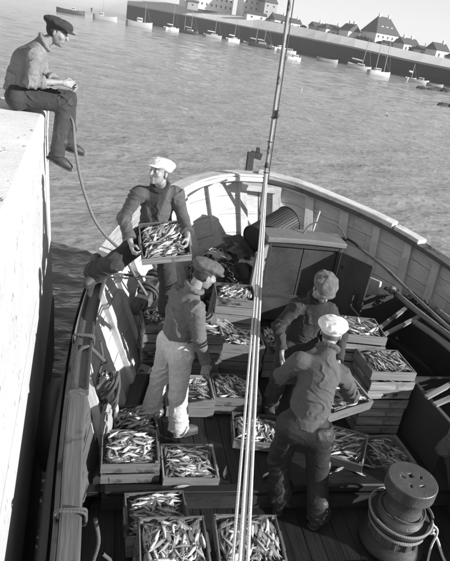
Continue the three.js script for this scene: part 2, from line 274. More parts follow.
for (const [label, p, w, d, e, r, o] of [
  ['small grey shed against the tall white apartment row', [30, 10.6, -291], 5, 4, 2.2, 1.1, { wall: FM.grey, cols: 1, chimneys: [] }],
  ['pale boat store with long roof below the twin gabled house', [57, 9.6, -274], 9, 5, 2.0, 1.2, { wall: FM.cream, cols: 2, chimneys: [] }],
  ['grey lean cottage left of the long low building', [80, 8.4, -254], 5, 5, 2.2, 1.8, { wall: FM.grey, cols: 2, chimneys: [1.5] }],
  ['brick coloured cottage behind the large hipped roof house', [110, 7.2, -247], 7, 6, 3.0, 2.2, { wall: FM.brick, cols: 3, chimneys: [-2] }],
  ['low pale garden shed beside the white gabled villa', [95.5, 7.0, -240], 4, 3, 1.8, 0.8, { wall: FM.cream, cols: 1, chimneys: [] }],
  ['small white cottage beyond the round dark trees', [108.6, 5.9, -211], 4.5, 4, 2.0, 1.5, { cols: 2, chimneys: [1] }]]) house(label, p, 0.2 + rr(-0.25, 0.3), w, d, e, r, o);
// leafy clump: many small faces through the crown's volume
function clump(n, rx, ry, rz, s) {
  const p = []; for (let i = 0; i < n; i++) { let x, y, z; do { x = rr(-1, 1); y = rr(-1, 1); z = rr(-1, 1); } while (x * x + y * y + z * z > 1 || n3(x * 2.2, y * 2.2, z * 2.2) < -0.12); const c = V(x * rx, y * ry, z * rz), a = V(rr(-1, 1), rr(-1, 1), rr(-1, 1)).normalize().multiplyScalar(s), b = V(rr(-1, 1), rr(-1, 1), rr(-1, 1)).normalize().multiplyScalar(s); p.push(c.x, c.y, c.z, c.x + a.x, c.y + a.y, c.z + a.z, c.x + b.x, c.y + b.y, c.z + b.z); }
  const g = new THREE.BufferGeometry(); g.setAttribute('position', new THREE.Float32BufferAttribute(p, 3)); g.computeVertexNormals(); return g;
}
function farTree(label, [x, y, z], rx, ry) { const t = thing('tree', label, 'tree', [x, y - 0.5, z], 'trees between the far houses'); const tr = new THREE.CylinderGeometry(0.12, 0.28, 1.8, 7); tr.translate(0, 0.9, 0); mesh('trunk', tr, FM.brick, t); const c = mesh('crown', clump(900, rx, ry, rx, 0.32), FM.leaf, t); c.position.y = 0.9 + ry; return t; }
for (const [x, y, z, rx, ry] of [[108.5, 5.8, -219, 1.6, 1.5], [110.2, 5.7, -216, 2.0, 1.7], [111.6, 5.7, -214.5, 1.5, 1.4]]) farTree('round dark tree between the low house group and the white house', [x, y, z], rx, ry);
for (const [x, y, z, rx, ry] of [[79, 8.6, -256, 1.9, 0.8], [75.5, 8.7, -259, 1.6, 0.7]]) farTree('low dark tree left of the long low building', [x, y, z], rx, ry);
for (const [x, y, z, rx, ry] of [[93.8, 7.2, -238, 1.2, 0.9], [96.8, 7.1, -236, 1.4, 1.0], [100.5, 6.9, -233, 1.0, 0.8]]) farTree('dark garden tree in front of the large hipped roof house', [x, y, z], rx, ry);
farTree('dark tree beside the large hipped roof house', [98.2, 7.2, -241], 1.8, 1.5);

// boats: hull, deck, optional cabin and masts with boom and stays
function hullGeo(L, B, H, sheer = 0.25) {
  const NS = 14, NR = 7, P = [], idx = [];
  for (let i = 0; i <= NS; i++) { const t = i / NS, u = t * 2 - 1, w = B / 2 * Math.pow(Math.max(0, 1 - Math.pow(Math.abs(u < 0 ? u * 0.82 : u), u < 0 ? 3.2 : 2.1)), 0.75), y1 = H * (1 + sheer * u * u); for (let k = 0; k <= NR * 2; k++) { const a = (k / (NR * 2) - 0.5) * Math.PI; P.push(u * L / 2 * (0.93 + 0.07 * Math.cos(a * 0.0) + 0 * a), y1 - (y1 + 0.25 * H) * Math.pow(Math.cos(a), 0.7), w * Math.sign(Math.sin(a)) * Math.pow(Math.abs(Math.sin(a)), 0.6)); } }
  const M2 = NR * 2 + 1; for (let i = 0; i < NS; i++) for (let k = 0; k + 1 < M2; k++) { const a = i * M2 + k; idx.push(a, a + 1, a + M2, a + 1, a + M2 + 1, a + M2); }
  const t0 = P.length / 3; P.push(-L / 2 * 0.93, H * 0.5, 0); for (let k = 0; k + 1 < M2; k++) idx.push(t0, k + 1, k);
  const g = new THREE.BufferGeometry(); g.setAttribute('position', new THREE.Float32BufferAttribute(P, 3)); g.setIndex(idx); g.computeVertexNormals(); return g;
}
function deckGeo(L, B, H) { const s = new THREE.Shape(), N = 14; const pt = (i, sg) => { const u = i / N * 2 - 1; return [u * L / 2 * 0.94, sg * 0.94 * B / 2 * Math.pow(Math.max(0, 1 - Math.pow(Math.abs(u < 0 ? u * 0.82 : u), u < 0 ? 3.2 : 2.1)), 0.75)]; }; for (let i = 0; i <= N; i++) { const [a, b] = pt(i, 1); i ? s.lineTo(a, b) : s.moveTo(a, b); } for (let i = N; i >= 0; i--) s.lineTo(...pt(i, -1)); const g = new THREE.ShapeGeometry(s); g.rotateX(-Math.PI / 2); g.translate(0, H * 0.92, 0); return g; }
function farBoat(label, x, z, turn, L, o = {}) {
  const b = thing(o.name || 'moored_boat', label, 'boat', [x, 0, z], 'boats moored before the harbour wall'); b.rotation.y = turn; L *= 0.86; if (o.heel) b.rotation.x = o.heel;
  const B = L * 0.33, H = o.H || L * 0.13 + 0.15;
  mesh('hull', hullGeo(L, B, H), o.hull || FM.hullw, b); mesh('deck', deckGeo(L, B, H), o.deck || FM.wood, b);
  if (o.rail) { const d = deckGeo(L * 1.06, B * 1.06, H * 1.12); mesh('rail_band', d, FM.hulld, b); }
  if (o.cabin) { const c = mesh('cabin', cbox(L * o.cabin[0], L * o.cabin[1], B * 0.55, 0.08), o.cab || FM.hullw, b); c.position.set(L * (o.cabin[2] ?? 0.05), H * 0.92 + L * o.cabin[1] / 2, 0); for (const k of [-0.28, 0, 0.28]) for (const sd of [-1, 1]) { const w = mesh('window', box(L * o.cabin[0] * 0.18, L * o.cabin[1] * 0.4, 0.05), FM.glass, c); w.position.set(k * L * o.cabin[0], L * o.cabin[1] * 0.12, sd * B * 0.285); } }
  for (const [mx, mh, boom] of o.masts || []) { const m = mesh('mast', cyl(0.09, 0.05, mh, 0, 0, 0, 8), o.mast || FM.mast, b); m.position.set(mx * L, H * 0.9, 0); if (boom) { const s = mesh('boom', tube([V(0, 1.1, 0), V(-boom * L, 1.25, 0)], 0.07, 4, 6), FM.mast, m); const sl = mesh('furled_sail', tube([V(-0.1, 1.28, 0), V(-boom * L * 0.5, 1.36, 0.03), V(-boom * L * 0.95, 1.4, 0)], 0.17, 8, 6), o.sail || FM.sail, m); } mesh('forestay', tube([V(0, mh * 0.95, 0), V(L * (0.47 - mx), 0.1, 0)], 0.02, 2, 4), FM.mast, m); }
  return b;
}
farBoat('large white hulled fishing boat with dark rail and windowed wheelhouse', 4.6, -213.5, 0.12, 10.5, { hull: FM.hullp, H: 1.7, deck: FM.hulld, cabin: [0.2, 0.17, 0.0], masts: [[0.2, 6]], rail: true });
farBoat('white hulled fishing boat astern of the large one with the wheelhouse', -7.4, -229, 0.1, 10, { hull: FM.hullp, H: 1.6, deck: FM.hulld, cabin: [0.16, 0.14, -0.15], masts: [[-0.1, 5]], rail: true });
farBoat('long dark hulled boat with small pale cabin behind the seated man', -22, -258, 0.1, 13, { H: 1.5, hull: FM.hulld, cabin: [0.13, 0.1, 0.1] });
farBoat('white sailing boat with one bare mast by the wall foot', 18.2, -246, 0.5, 8.2, { cabin: [0.3, 0.07], masts: [[0.05, 8.5, 0.4]] });
farBoat('dark hulled yacht with two thin masts next to the white sailing boat', 24.5, -240, -0.35, 9, { hull: FM.hulld, cabin: [0.3, 0.08], masts: [[0.1, 8, 0.35], [-0.25, 6.5]] });
farBoat('grey sailing boat with pale cover and a single tall mast', 33, -232, 0.2, 8.5, { hull: FM.hullg, cabin: [0.35, 0.08], masts: [[0.1, 9, 0.45]] });
farBoat('white sloop with furled sail showing beside the grey sailing boat', 39.5, -223, 0.6, 8, { cabin: [0.3, 0.1], masts: [[0.05, 8.5, 0.45]] });
farBoat('little pale rowing boat alone under the dark wall', 48.5, -236, 0.3, 6.2, { H: 0.7 });
farBoat('black hulled ketch with two masts and pale deck', 46.5, -207, -0.12, 10, { hull: FM.hulld, cabin: [0.3, 0.07], masts: [[0.12, 8, 0.3], [-0.22, 7.6, 0.25]] });
farBoat('white cabin cruiser lying between the black ketch and the pole', 52.5, -203, 0.5, 7.5, { cabin: [0.4, 0.14], masts: [[0.1, 5]] });
farBoat('white open launch with low cabin in front of the cabin cruiser', 49, -181, -0.2, 7, { cabin: [0.3, 0.12, 0.15], deck: FM.hullw });
farBoat('small white motor boat seen just past the bow pole', 37.9, -133, 0.2, 4.6, { cabin: [0.36, 0.17, 0.1] });
farBoat('flat dinghy with dark interior aground near the wall', 55, -159, -0.2, 6.8, { H: 0.9, deck: FM.hulld, hull: FM.hullg });
farBoat('heeled pale sloop with long white boom', 58, -143, -0.35, 7, { cabin: [0.3, 0.09], masts: [[0.1, 7, 0.5]], heel: 0.12 });
farBoat('white two masted fishing smack beside the heeled sloop', 54.3, -122, 0.1, 6.4, { cabin: [0.26, 0.13, -0.1], masts: [[0.2, 6.8], [-0.18, 6.2]], heel: -0.05 });
farBoat('white half-decked boat beyond the dark rocks', 60.5, -115.5, -0.4, 4.8, { cabin: [0.25, 0.14, 0.1] });
farBoat('pale rowing boat pulled up beside the dark rocks', 61, -109.5, -0.3, 3.8, { H: 0.6, hull: FM.hullg });
farBoat('small boat with a tiny white sail under the wall', 62, -122, 0.2, 3.2, { H: 0.6, masts: [[0, 3, 0.4]], sail: FM.clothw });
{ // weedy rocks that the tide has left dry
  const rock = (label, x, z, n, sx, sz) => { const g = []; for (let i = 0; i < n; i++) { const r = new THREE.IcosahedronGeometry(1, 2), p = r.attributes.position, s = rr(0.3, 0.75); const ox = rr(-sx, sx), oz = rr(-sz, sz); for (let k = 0; k < p.count; k++) { const a = V().fromBufferAttribute(p, k), d = 1 + 0.45 * n3(a.x * 1.4 + i, a.y * 1.4, a.z * 1.4); p.setXYZ(k, ox + a.x * d * s * 1.9, a.y * d * s * 0.75, oz + a.z * d * s); } r.computeVertexNormals(); g.push(r); } const o = mesh('rock_ledge', merge(g), FM.rock); o.position.set(x, 0, z); o.rotation.y = 0.5; return tag(o, label, 'rocks', 'dark rocks at low tide'); };
  rock('long ledge of dark weedy rocks below the harbour wall', 54, -96.5, 16, 4.2, 0.7);
  rock('small dark rock patch standing alone in the shallow water', 37.8, -63.5, 7, 1.8, 0.3);
}
scene.fog = new THREE.FogExp2(0xd8d8d8, 0.0005);
// ---------------------------------------------------------------- the fishing boat
const D = 0.9, LOW = 0.76, STEP = -3.42;                 // fore deck, after deck, the step between them
const boat = thing('fishing_boat', 'open wooden fishing boat with pale ribbed bulwarks lying at the quay', 'fishing boat', [2.28, 0, -3]);
const BO = V(2.28, 0, -3), rel = (v) => v.clone().sub(BO);
function bm(name, g, mat) { g.translate(-BO.x, -BO.y, -BO.z); return mesh(name, g, mat, boat); }
const cr = (a) => new THREE.CatmullRomCurve3(a.map(p => V(...p)), false, 'centripetal');
const SIDES = {
  port: {
    rail: cr([[2.28, 2.27, -8.72], [1.7, 2.25, -8.62], [1.14, 2.16, -8.34], [0.66, 2.06, -7.7], [0.24, 1.96, -6.85], [0.02, 1.9, -6.2], [-0.13, 1.85, -5.55], [-0.21, 1.79, -4.8], [-0.23, 1.75, -4.17], [-0.21, 1.68, -3.03], [-0.17, 1.65, -2.2], [-0.1, 1.64, 1.5]]),
    deck: cr([[2.25, D, -7.55], [1.85, D, -7.45], [1.5, D, -7.2], [1.1, D, -6.75], [0.75, D, -6.2], [0.5, D, -5.6], [0.34, D, -5.0], [0.20, D, -4.4], [0.03, D, -3.8], [-0.1, D, -3.0], [-0.1, D, -2.2], [-0.1, D, 1.5]]), n: 12
  },
  starboard: {
    rail: cr([[2.28, 2.27, -8.72], [2.85, 2.24, -8.5], [3.36, 2.17, -8.14], [3.88, 2.08, -7.74], [4.27, 2.0, -7.25], [4.58, 1.93, -6.4], [4.72, 1.86, -5.5], [4.8, 1.79, -4.6], [4.82, 1.72, -3.4], [4.8, 1.66, -2], [4.72, 1.64, 1.5]]),
    deck: cr([[2.3, D, -7.55], [2.75, D, -7.4], [3.15, D, -7.1], [3.5, D, -6.75], [3.8, D, -6.25], [4.05, D, -5.6], [4.2, D, -5], [4.32, D, -4.2], [4.4, D, -3.2], [4.42, D, -2], [4.42, D, 1.5]]), n: 11
  },
};
for (const k in SIDES) { const s = SIDES[k]; s.sg = k === 'port' ? 1 : -1; const N = 160; s.fr = [];
  for (let i = 0; i <= N; i++) { const t = i / N, r = s.rail.getPoint(t), d = s.deck.getPoint(t), tn = s.rail.getTangent(t); const up = r.clone().sub(d), h = up.length(); up.normalize(); const inn = tn.clone().cross(up).normalize(); if (inn.x * s.sg + inn.z * 0.8 < 0) inn.negate(); const hin = V(inn.x, 0, inn.z).normalize(); s.fr.push({ t, r, d, tn, up, inn, hin, h }); } }
const zRange = (s, z0, z1) => s.fr.filter(f => f.r.z >= z0 && f.r.z <= z1);

for (const k in SIDES) {
  const s = SIDES[k], fr = s.fr.filter(f => f.r.z < 1.2), NS = 6;
  for (let j = 0; j < NS; j++) { // strakes of the bulwark lining, laid in lengths with butted ends
    const f0 = -0.03 + 1.03 * j / NS, f1 = -0.03 + 1.03 * (j + 1) / NS; let cuts = [0, 26 + (j * 17) % 23, 70 + (j * 29) % 25, fr.length - 1]; if (k === 'port') { const z = fr.findIndex(f => f.r.z > -4.45 + 0.12 * ((j * 2) % 3)); cuts = [0, 26 + (j * 17) % 23, z, fr.length - 1]; }
    for (let c = 0; c + 1 < cuts.length; c++) { const seg = fr.slice(cuts[c], cuts[c + 1] + 1).map((f, i, A) => ({ p: f.d.clone().lerp(f.r, (f0 + f1) / 2).addScaledVector(f.inn, -0.014 + rr(-0.0006, 0.0006) + 0.002 * (j % 2)).addScaledVector(f.tn, i === 0 ? 0.002 : i === A.length - 1 ? -0.002 : 0), s: f.up, u: f.inn, k: (f1 - f0) * f.h - 0.007 }));
      bm('bulwark_plank', sweep(seg.filter((_, i) => i % 2 === 0 || i === seg.length - 1), sect(1, 0.03)), k === 'port' && seg[0].p.z > -4.9 ? M.oldpaint : M.paint); }
  }
  // outer hull
  { const P = [], idx = []; fr.forEach((f, i) => { const o = f.hin.clone().negate(); [[f.r, 0.045, 0], [f.r.clone().lerp(f.d, 0.55), 0.08, 0], [f.d.clone().setY(0.3), 0.14, 0], [f.d.clone().setY(-0.5), -0.1, 0]].forEach(([p, off]) => { const q = p.clone().addScaledVector(o, off); P.push(q.x, q.y, q.z); }); if (i) for (let c = 0; c < 3; c++) { const a = (i - 1) * 4 + c; idx.push(a, a + 1, a + 4, a + 1, a + 5, a + 4); } });
    const g = new THREE.BufferGeometry(); g.setAttribute('position', new THREE.Float32BufferAttribute(P, 3)); g.setIndex(idx); g.computeVertexNormals(); const gg = boxUV(g); gg.computeVertexNormals(); bm('outer_hull', gg, M.hull); }
  // rubbing strake outside
  bm('rubbing_strake', sweep(fr.filter((_, i) => i % 2 === 0).map(f => ({ p: f.r.clone().lerp(f.d, 0.22).addScaledVector(f.hin, -0.085), s: f.hin, u: f.up })), sect(0.07, 0.09, 0.015)), M.hull);
  // frames (timber ribs)
  let acc = 0.30, last = fr[0].r; for (const f of fr) { acc += f.r.distanceTo(last); last = f.r; if (acc < 0.57 || f.t < 0.012 || (k === 'port' && f.r.z > -3.75)) continue; acc = rr(-0.03, 0.03);
    const w = rr(0.105, 0.135), a = f.d.clone().addScaledVector(f.inn, 0.022).addScaledVector(f.up, -0.02), b = f.r.clone().addScaledVector(f.inn, 0.022).addScaledVector(f.up, -0.012);
    bm('rib', bar(a, b, w, 0.085, f.inn, 0.012), k === 'port' && f.r.z > -4.2 ? M.oldpaint : M.paint); }
  // shelf clamp under the rail and waterway on the deck
  bm('beam_shelf', sweep(fr.filter((_, i) => i % 2 === 0).map(f => ({ p: f.r.clone().addScaledVector(f.up, -0.052).addScaledVector(f.inn, 0.035), s: f.inn, u: f.up })), sect(0.055, 0.07, 0.01)), M.paint);
  bm('waterway', sweep(fr.filter((f, i) => i % 2 === 0 && f.r.z < -3.6).map(f => ({ p: f.d.clone().addScaledVector(f.hin, 0.10).add(V(0, 0.035, 0)), s: f.hin, u: V(0, 1, 0) })), sect(0.13, 0.09, 0.015)), M.dark);
}
// cap rail in scarfed lengths
function capRail(s, z0, z1, w, h, off, lift, mat, name, cut = 1.3) {
  const fr = zRange(s, z0, z1); let seg = [fr[0]], L = 0;
  const flush = () => { if (seg.length > 2) bm(name, sweep(seg.map((f, i) => ({ p: f.r.clone().addScaledVector(f.hin, off).add(V(0, lift, 0)).addScaledVector(f.tn, i === 0 ? 0.002 : i === seg.length - 1 ? -0.002 : 0), s: f.hin, u: V(0, 1, 0) })), sect(w, h, 0.014)), mat); };
  for (let i = 1; i < fr.length; i++) { L += fr[i].r.distanceTo(fr[i - 1].r); seg.push(fr[i]); if (L > cut) { flush(); seg = [fr[i]]; L = 0; } } flush();
}
capRail(SIDES.port, -8.8, -5.75, 0.30, 0.07, 0.07, 0.035, M.rail, 'cap_rail', 1.9);
capRail(SIDES.port, -5.75, -3.5, 0.15, 0.06, 0.075, 0.03, M.railwood, 'cap_rail', 1.2);
capRail(SIDES.port, -3.5, 1.2, 0.125, 0.08, 0.072, 0.04, M.railwood, 'cap_rail', 2.2);
for (const o of [0.02, 0.13]) capRail(SIDES.port, -5.75, -3.5, 0.032, 0.028, o, 0.074, M.irondark, 'iron_strip', 1.8);
capRail(SIDES.starboard, -8.8, 1.2, 0.24, 0.06, 0.05, 0.03, M.railwood, 'cap_rail', 2.1);
capRail(SIDES.starboard, -8.72, -7.40, 0.23, 0.085, 0.045, 0.1035, M.rail, 'rail_doubling', 3);
capRail(SIDES.starboard, -7.40, -6.95, 0.20, 0.06, 0.045, 0.091, M.rail, 'rail_doubling', 3);
capRail(SIDES.port, -8.72, -7.9, 0.26, 0.04, 0.07, 0.091, M.rail, 'rail_doubling', 3);
{ // stem post with its iron head
  bm('stem_post', merge([bar(V(2.28, 0.2, -8.55), V(2.28, 2.32, -8.80), 0.16, 0.2, V(0, 0, 1), 0.02)]), M.railwood);
  bm('stem_head', merge([bar(V(2.12, 2.25, -8.78), V(2.12, 2.66, -8.86), 0.10, 0.10, V(0, 0, 1)), bar(V(2.12, 2.63, -8.85), V(2.30, 2.60, -8.85), 0.07, 0.10), bar(V(2.25, 2.6, -8.85), V(2.22, 2.74, -8.86), 0.05, 0.06, V(0, 0, 1))]), M.irondark);
  bm('breast_hook', box(0.62, 0.09, 0.3, 2.28, 2.2, -8.5), M.paint);
}
// decks: planks fore and aft, cut to the hull's curve
const deckZ = (x) => { let z = 9; for (const k in SIDES) { const A = SIDES[k].fr; for (let i = 1; i < A.length; i++) { const a = A[i - 1].d, b = A[i].d; if ((a.x - x) * (b.x - x) <= 0 && a.x !== b.x) z = Math.min(z, lerp(a.z, b.z, (x - a.x) / (b.x - a.x))); } } return z === 9 ? -4 : z; };
for (let x = -0.216, i = 0; x < 4.5; x += 0.138, i++) {
  const c = x + 0.069, z0 = Math.min(Math.max(deckZ(clamp(c - 0.05, 0.16, 4.4)), deckZ(clamp(c + 0.05, 0.16, 4.4))), -3.6) - 0.05, m = i % 3 ? M.deck : M.deckB;
  bm('deck_plank', cbox(0.132, 0.05, STEP - z0, 0.004, c, D - 0.025 + rr(-0.002, 0.002), (z0 + STEP) / 2), m);
  bm('after_deck_plank', cbox(0.132, 0.05, 1.4 - STEP, 0.004, c, LOW - 0.025 + rr(-0.002, 0.002), (STEP + 1.4) / 2 + 0.03), m);
}
bm('deck_step', box(4.4, 0.15, 0.045, 2.28, D - 0.082, STEP + 0.026), M.dark);
bm('step_nosing', cbox(4.36, 0.03, 0.09, 0.006, 2.28, D + 0.018, STEP - 0.01), M.deck);
bm('hull_ceiling', box(4.3, 0.04, 9.2, 2.28, 0.62, -2.9), M.dark);
for (const z of [-2.75, -1.9]) bm('after_deck_batten', cbox(2.0, 0.022, 0.12, 0.006, 1.45, LOW + 0.013, z), M.deck);
bm('hatch_cover', cbox(0.92, 0.10, 0.55, 0.012, 2.12, D + 0.05, -3.66), M.deck);

// ---------------------------------------------------------------- companionway hood with its doors open
{
  const c = thing('companionway', 'dark panelled companionway hood with grey curved top and doors folded back', 'companionway', [2.44, D, -6.35]);
  const w = 0.98, h = 1.17, d = 0.34;
  mesh('side_wall', cbox(0.04, h, d, 0.005, -w / 2 + 0.02, h / 2, -d / 2), M.darkpaint, c); mesh('side_wall', cbox(0.04, h, d, 0.005, w / 2 - 0.02, h / 2, -d / 2), M.darkpaint, c);
  mesh('back_wall', cbox(w - 0.084, h, 0.03, 0.004, 0, h / 2, -d + 0.016), M.darkpaint, c);
  for (const [x, ww] of [[-0.235, 0.43], [0.215, 0.45]]) mesh('front_panel', cbox(ww, h - 0.13, 0.022, 0.004, x, h / 2 - 0.01, -0.045), M.blackpaint, c);
  mesh('front_rail', cbox(w - 0.09, 0.05, 0.012, 0.003, 0, 0.42, -0.026), M.blackpaint, c);
  mesh('lintel', cbox(w - 0.084, 0.05, 0.03, 0.004, 0, h - 0.026, -0.02), M.darkpaint, c);
  for (let i = 0; i < 4; i++) mesh('back_board', cbox(0.214, h - 0.1, 0.014, 0.003, -0.333 + i * 0.222, h / 2, -d + 0.04), M.dark, c);
  const fr = []; for (let i = 0; i <= 10; i++) { const t = i / 10; fr.push({ p: V((t - 0.5) * (w + 0.06), h + 0.036 + 0.015 * Math.sin(t * Math.PI), -d / 2 + 0.01), s: V(0, 0, 1), u: V(0, 1, 0) }); }
  mesh('roof_slab', sweep(fr, sect(d + 0.05, 0.07, 0.014)), M.grey, c);
  const door = (hx, hz, ex, ez, hh, mat) => { const g = bar(V(hx, hh / 2 + 0.04, hz), V(ex, hh / 2 + 0.04, ez), 0.03, hh, V(0, 1, 0), 0.005); const m = mesh('door', g, mat, c); const e = V(lerp(hx, ex, 0.12), 0, lerp(hz, ez, 0.12)); for (const y of [0.2, hh - 0.15]) mesh('hinge', box(0.05, 0.04, 0.05, e.x, y, e.z), M.irondark, m); const q = V(lerp(hx, ex, 0.88), hh * 0.55, lerp(hz, ez, 0.88)); mesh('handle', box(0.05, 0.07, 0.05, q.x, q.y, q.z), M.iron, m); };
  door(0.50, 0.0, 0.76, 0.40, 1.08, M.blackpaint);
  door(-0.505, 0.0, -0.73, 0.34, 1.10, M.oar);
}
// ---------------------------------------------------------------- bow pole and the tackle lines led aft
{
  const p = thing('bow_pole', 'slender pale pole stepped at the bow with lashings and a block', 'pole', [2.25, D, -7.95]);
  const at = (y) => V(0, y - D, -0.172 * (y - D));
  mesh('shaft', tube([at(0.85), at(2.5), at(4.5), at(7.5)], 0.027, 20, 12), M.pole, p);
  for (const y of [2.42, 2.5, 2.58, 2.95, 3.3]) { const g = new THREE.TorusGeometry(0.035, 0.008, 6, 16); g.rotateX(Math.PI / 2 - 0.17); const q = at(y); g.translate(q.x, q.y, q.z); mesh('lashing', g, M.ropedark, p); }
  mesh('block', (() => { const g = new THREE.SphereGeometry(0.07, 14, 10); g.scale(0.5, 1.0, 0.6); const q = at(3.36); g.translate(q.x + 0.04, q.y, q.z + 0.05); return g; })(), M.iron, p);
  mesh('halyard', tube([at(2.4).add(V(0.045, 0, 0.03)), at(4).add(V(0.05, 0, 0.02)), at(7.4).add(V(0.06, 0, 0.02))], 0.009, 12, 5), M.ropedark, p);
  mesh('block', (() => { const g = new THREE.SphereGeometry(0.06, 14, 10); g.scale(0.8, 1.3, 0.8); g.scale(0.6, 0.6, 0.6); const q = at(2.62); g.translate(q.x - 0.02, q.y, q.z + 0.06); return g; })(), M.irondark, p);
}
{
  const A = V(2.22, 2.50, -8.08), dirE = V(0.76, 2.02, -1.92);
  const ends = [[-0.032, 0], [-0.004, 0.012], [0.012, -0.012], [0.033, 0.006]];
  ends.forEach(([ox, oy], i) => { const e = dirE.clone().add(V(ox, oy, ox * 0.3)), d = e.clone().sub(A).multiplyScalar(1.32); const a = A.clone().add(V(ox * 0.45, oy * 0.4, 0)); const b = A.clone().add(d); const pts = []; for (let k = 0; k <= 10; k++) { const t = k / 10; pts.push(a.clone().lerp(b, t).add(V(0, -0.03 * Math.sin(t * Math.PI) * (1 + 0.2 * i), 0))); }
    const o = mesh('tackle_line', tube(pts, 0.0098, 60, 9), M.rope); tag(o, 'pale twisted rope of the tackle led aft from the bow pole', 'rope', 'tackle lines led aft from the bow pole'); });
}
// ---------------------------------------------------------------- capstan
{
  const c = thing('capstan', 'worn iron capstan with slotted round head and rope turns on the after deck', 'capstan', [2.44, LOW, -3.0]); c.scale.set(0.84, 1.1, 0.84);
  mesh('base', lathe([[0.0, 0.0], [0.31, 0.0], [0.315, 0.05], [0.26, 0.075], [0.235, 0.1]], 36), M.irondark, c);
  mesh('barrel', lathe([[0.235, 0.10], [0.24, 0.14], [0.225, 0.20], [0.245, 0.24]], 36), M.iron, c);
  for (let i = 0; i < 14; i++) { const a = i / 14 * 6.283; const g = cbox(0.035, 0.11, 0.05, 0.01, 0, 0.165, 0.235); g.rotateY(a); mesh('pawl_rib', g, M.iron, c); }
  mesh('flange', lathe([[0.20, 0.235], [0.285, 0.24], [0.295, 0.262], [0.285, 0.285], [0.20, 0.295]], 40), M.irondark, c);
  mesh('drum', lathe([[0.225, 0.292], [0.185, 0.34], [0.168, 0.40], [0.172, 0.455], [0.20, 0.50], [0.225, 0.515]], 40), M.iron, c);
  const holes = [[0, 0.045], [0.09, 0.02], [-0.085, 0.03], [0.05, -0.09], [-0.06, -0.085]];
  const s = new THREE.Shape(); s.absarc(0, 0, 0.222, 0, 6.2831, false);
  holes.forEach(([x, y], i) => { const h = new THREE.Path(), w = i === 0 ? 0.034 : 0.018, l = i === 0 ? 0.028 : 0.03, r = i * 1.1; const q = [[-l, -w], [l, -w], [l, w], [-l, w]].map(([a, b]) => [x + a * Math.cos(r) - b * Math.sin(r), y + a * Math.sin(r) + b * Math.cos(r)]); h.moveTo(...q[0]); for (const e of [3, 2, 1]) h.lineTo(...q[e]); h.closePath(); s.holes.push(h); });
  const g = new THREE.ExtrudeGeometry(s, { depth: 0.085, bevelEnabled: true, bevelThickness: 0.012, bevelSize: 0.012, bevelSegments: 3, curveSegments: 40 }); g.rotateX(-Math.PI / 2); g.translate(0, 0.528, 0); const gu = boxUV(g); mesh('head', gu, M.iron, c);
  mesh('head_floor', lathe([[0.0, 0.56], [0.2, 0.56], [0.2, 0.51], [0, 0.51]], 30), M.irondark, c);
  const ring = (r, y, w, ph, n = 1) => { const pts = []; for (let i = 0; i <= 36 * n; i++) { const a = ph + i / 36 * 6.283; pts.push(V(Math.cos(a) * r, y + 0.006 * Math.sin(a * 2 + ph) + i * 0.0006, Math.sin(a) * r)); } return tube(pts, w, 90 * n, 7); };
  const rp = thing('capstan_rope', 'tarred rope wound round the capstan and tied off', 'rope', [2.44, LOW, -3.0]); rp.scale.set(0.84, 1.1, 0.84);
  mesh('turn', ring(0.298, 0.30, 0.012, 0.4), M.ropegrey, rp); mesh('turn', ring(0.268, 0.215, 0.017, 1.0), M.ropegrey, rp); mesh('turn', ring(0.21, 0.345, 0.011, 2.4), M.ropedark, rp);
  mesh('tail', tube([V(0.27, 0.22, 0.12), V(0.33, 0.2, 0.16), V(0.45, 0.03, 0.30), V(0.62, 0.012, 0.52)], 0.012, 20, 7), M.rope, rp);
  mesh('tail', tube([V(0.25, 0.30, 0.14), V(0.31, 0.27, 0.18), V(0.30, 0.12, 0.2), V(0.26, 0.014, 0.28)], 0.011, 20, 7), M.rope, rp);
  mesh('knot', (() => { const k = new THREE.TorusKnotGeometry(0.028, 0.011, 60, 7, 2, 3); k.translate(0.285, 0.245, 0.135); return k; })(), M.rope, rp);
}
// ---------------------------------------------------------------- fish pens on the starboard side
function board(name, label, a, b, w, h, mat, group, up) { const m = V((a[0] + b[0]) / 2, Math.min(a[1], b[1]), (a[2] + b[2]) / 2); const g = bar(V(...a).sub(m), V(...b).sub(m), w, h, up ? V(...up) : undefined, 0.005); const o = mesh(name, g, mat); o.position.copy(m); return tag(o, label, 'board', group); }
board('pen_board', 'dark upright pen board with a worn pale top edge beside the tall crate stack', [3.08, D + 0.29, -4.28], [3.13, D + 0.29, -3.62], 0.035, 0.58, M.darkpaint);
board('pen_capping', 'pale worn capping strip on the long pen board', [3.08, D + 0.589, -4.28], [3.13, D + 0.589, -3.62], 0.038, 0.012, M.railwood);
board('pen_board', 'dark cross board closing the pen behind the tall crate stack', [3.1, D + 0.30, -4.34], [4.3, D + 0.30, -4.4], 0.035, 0.58, M.darkpaint);
board('pen_board', 'dark board standing across the pen beneath the oars', [3.06, D + 0.34, -6.02], [4.02, D + 0.34, -6.14], 0.035, 0.68, M.darkpaint);
board('pen_board', 'dark lengthwise pen board under the blades of the oars', [3.06, D + 0.27, -5.98], [3.10, D + 0.27, -4.4], 0.035, 0.54, M.dark);
for (const [a, b] of [[[3.04, 0, -3.97], [4.3, 0, -4.70]], [[3.07, 0, -3.86], [4.3, 0, -4.45]]]) board('loose_plank', 'narrow pale plank resting across the after pen', [a[0], D + 0.615, a[2]], [b[0], D + 0.63, b[2]], 0.05, 0.025, M.oar, 'slats across the after pen');
for (const [a, b] of [[[3.11, 0, -5.14], [4.2, 0, -5.9]], [[3.05, 0, -5.22], [3.9, 0, -5.98]]]) board('loose_plank', 'narrow pale plank resting across the forward pen', [a[0], D + 0.60, a[2]], [b[0], D + 0.64, b[2]], 0.05, 0.025, M.oar, 'slats across the forward pen');
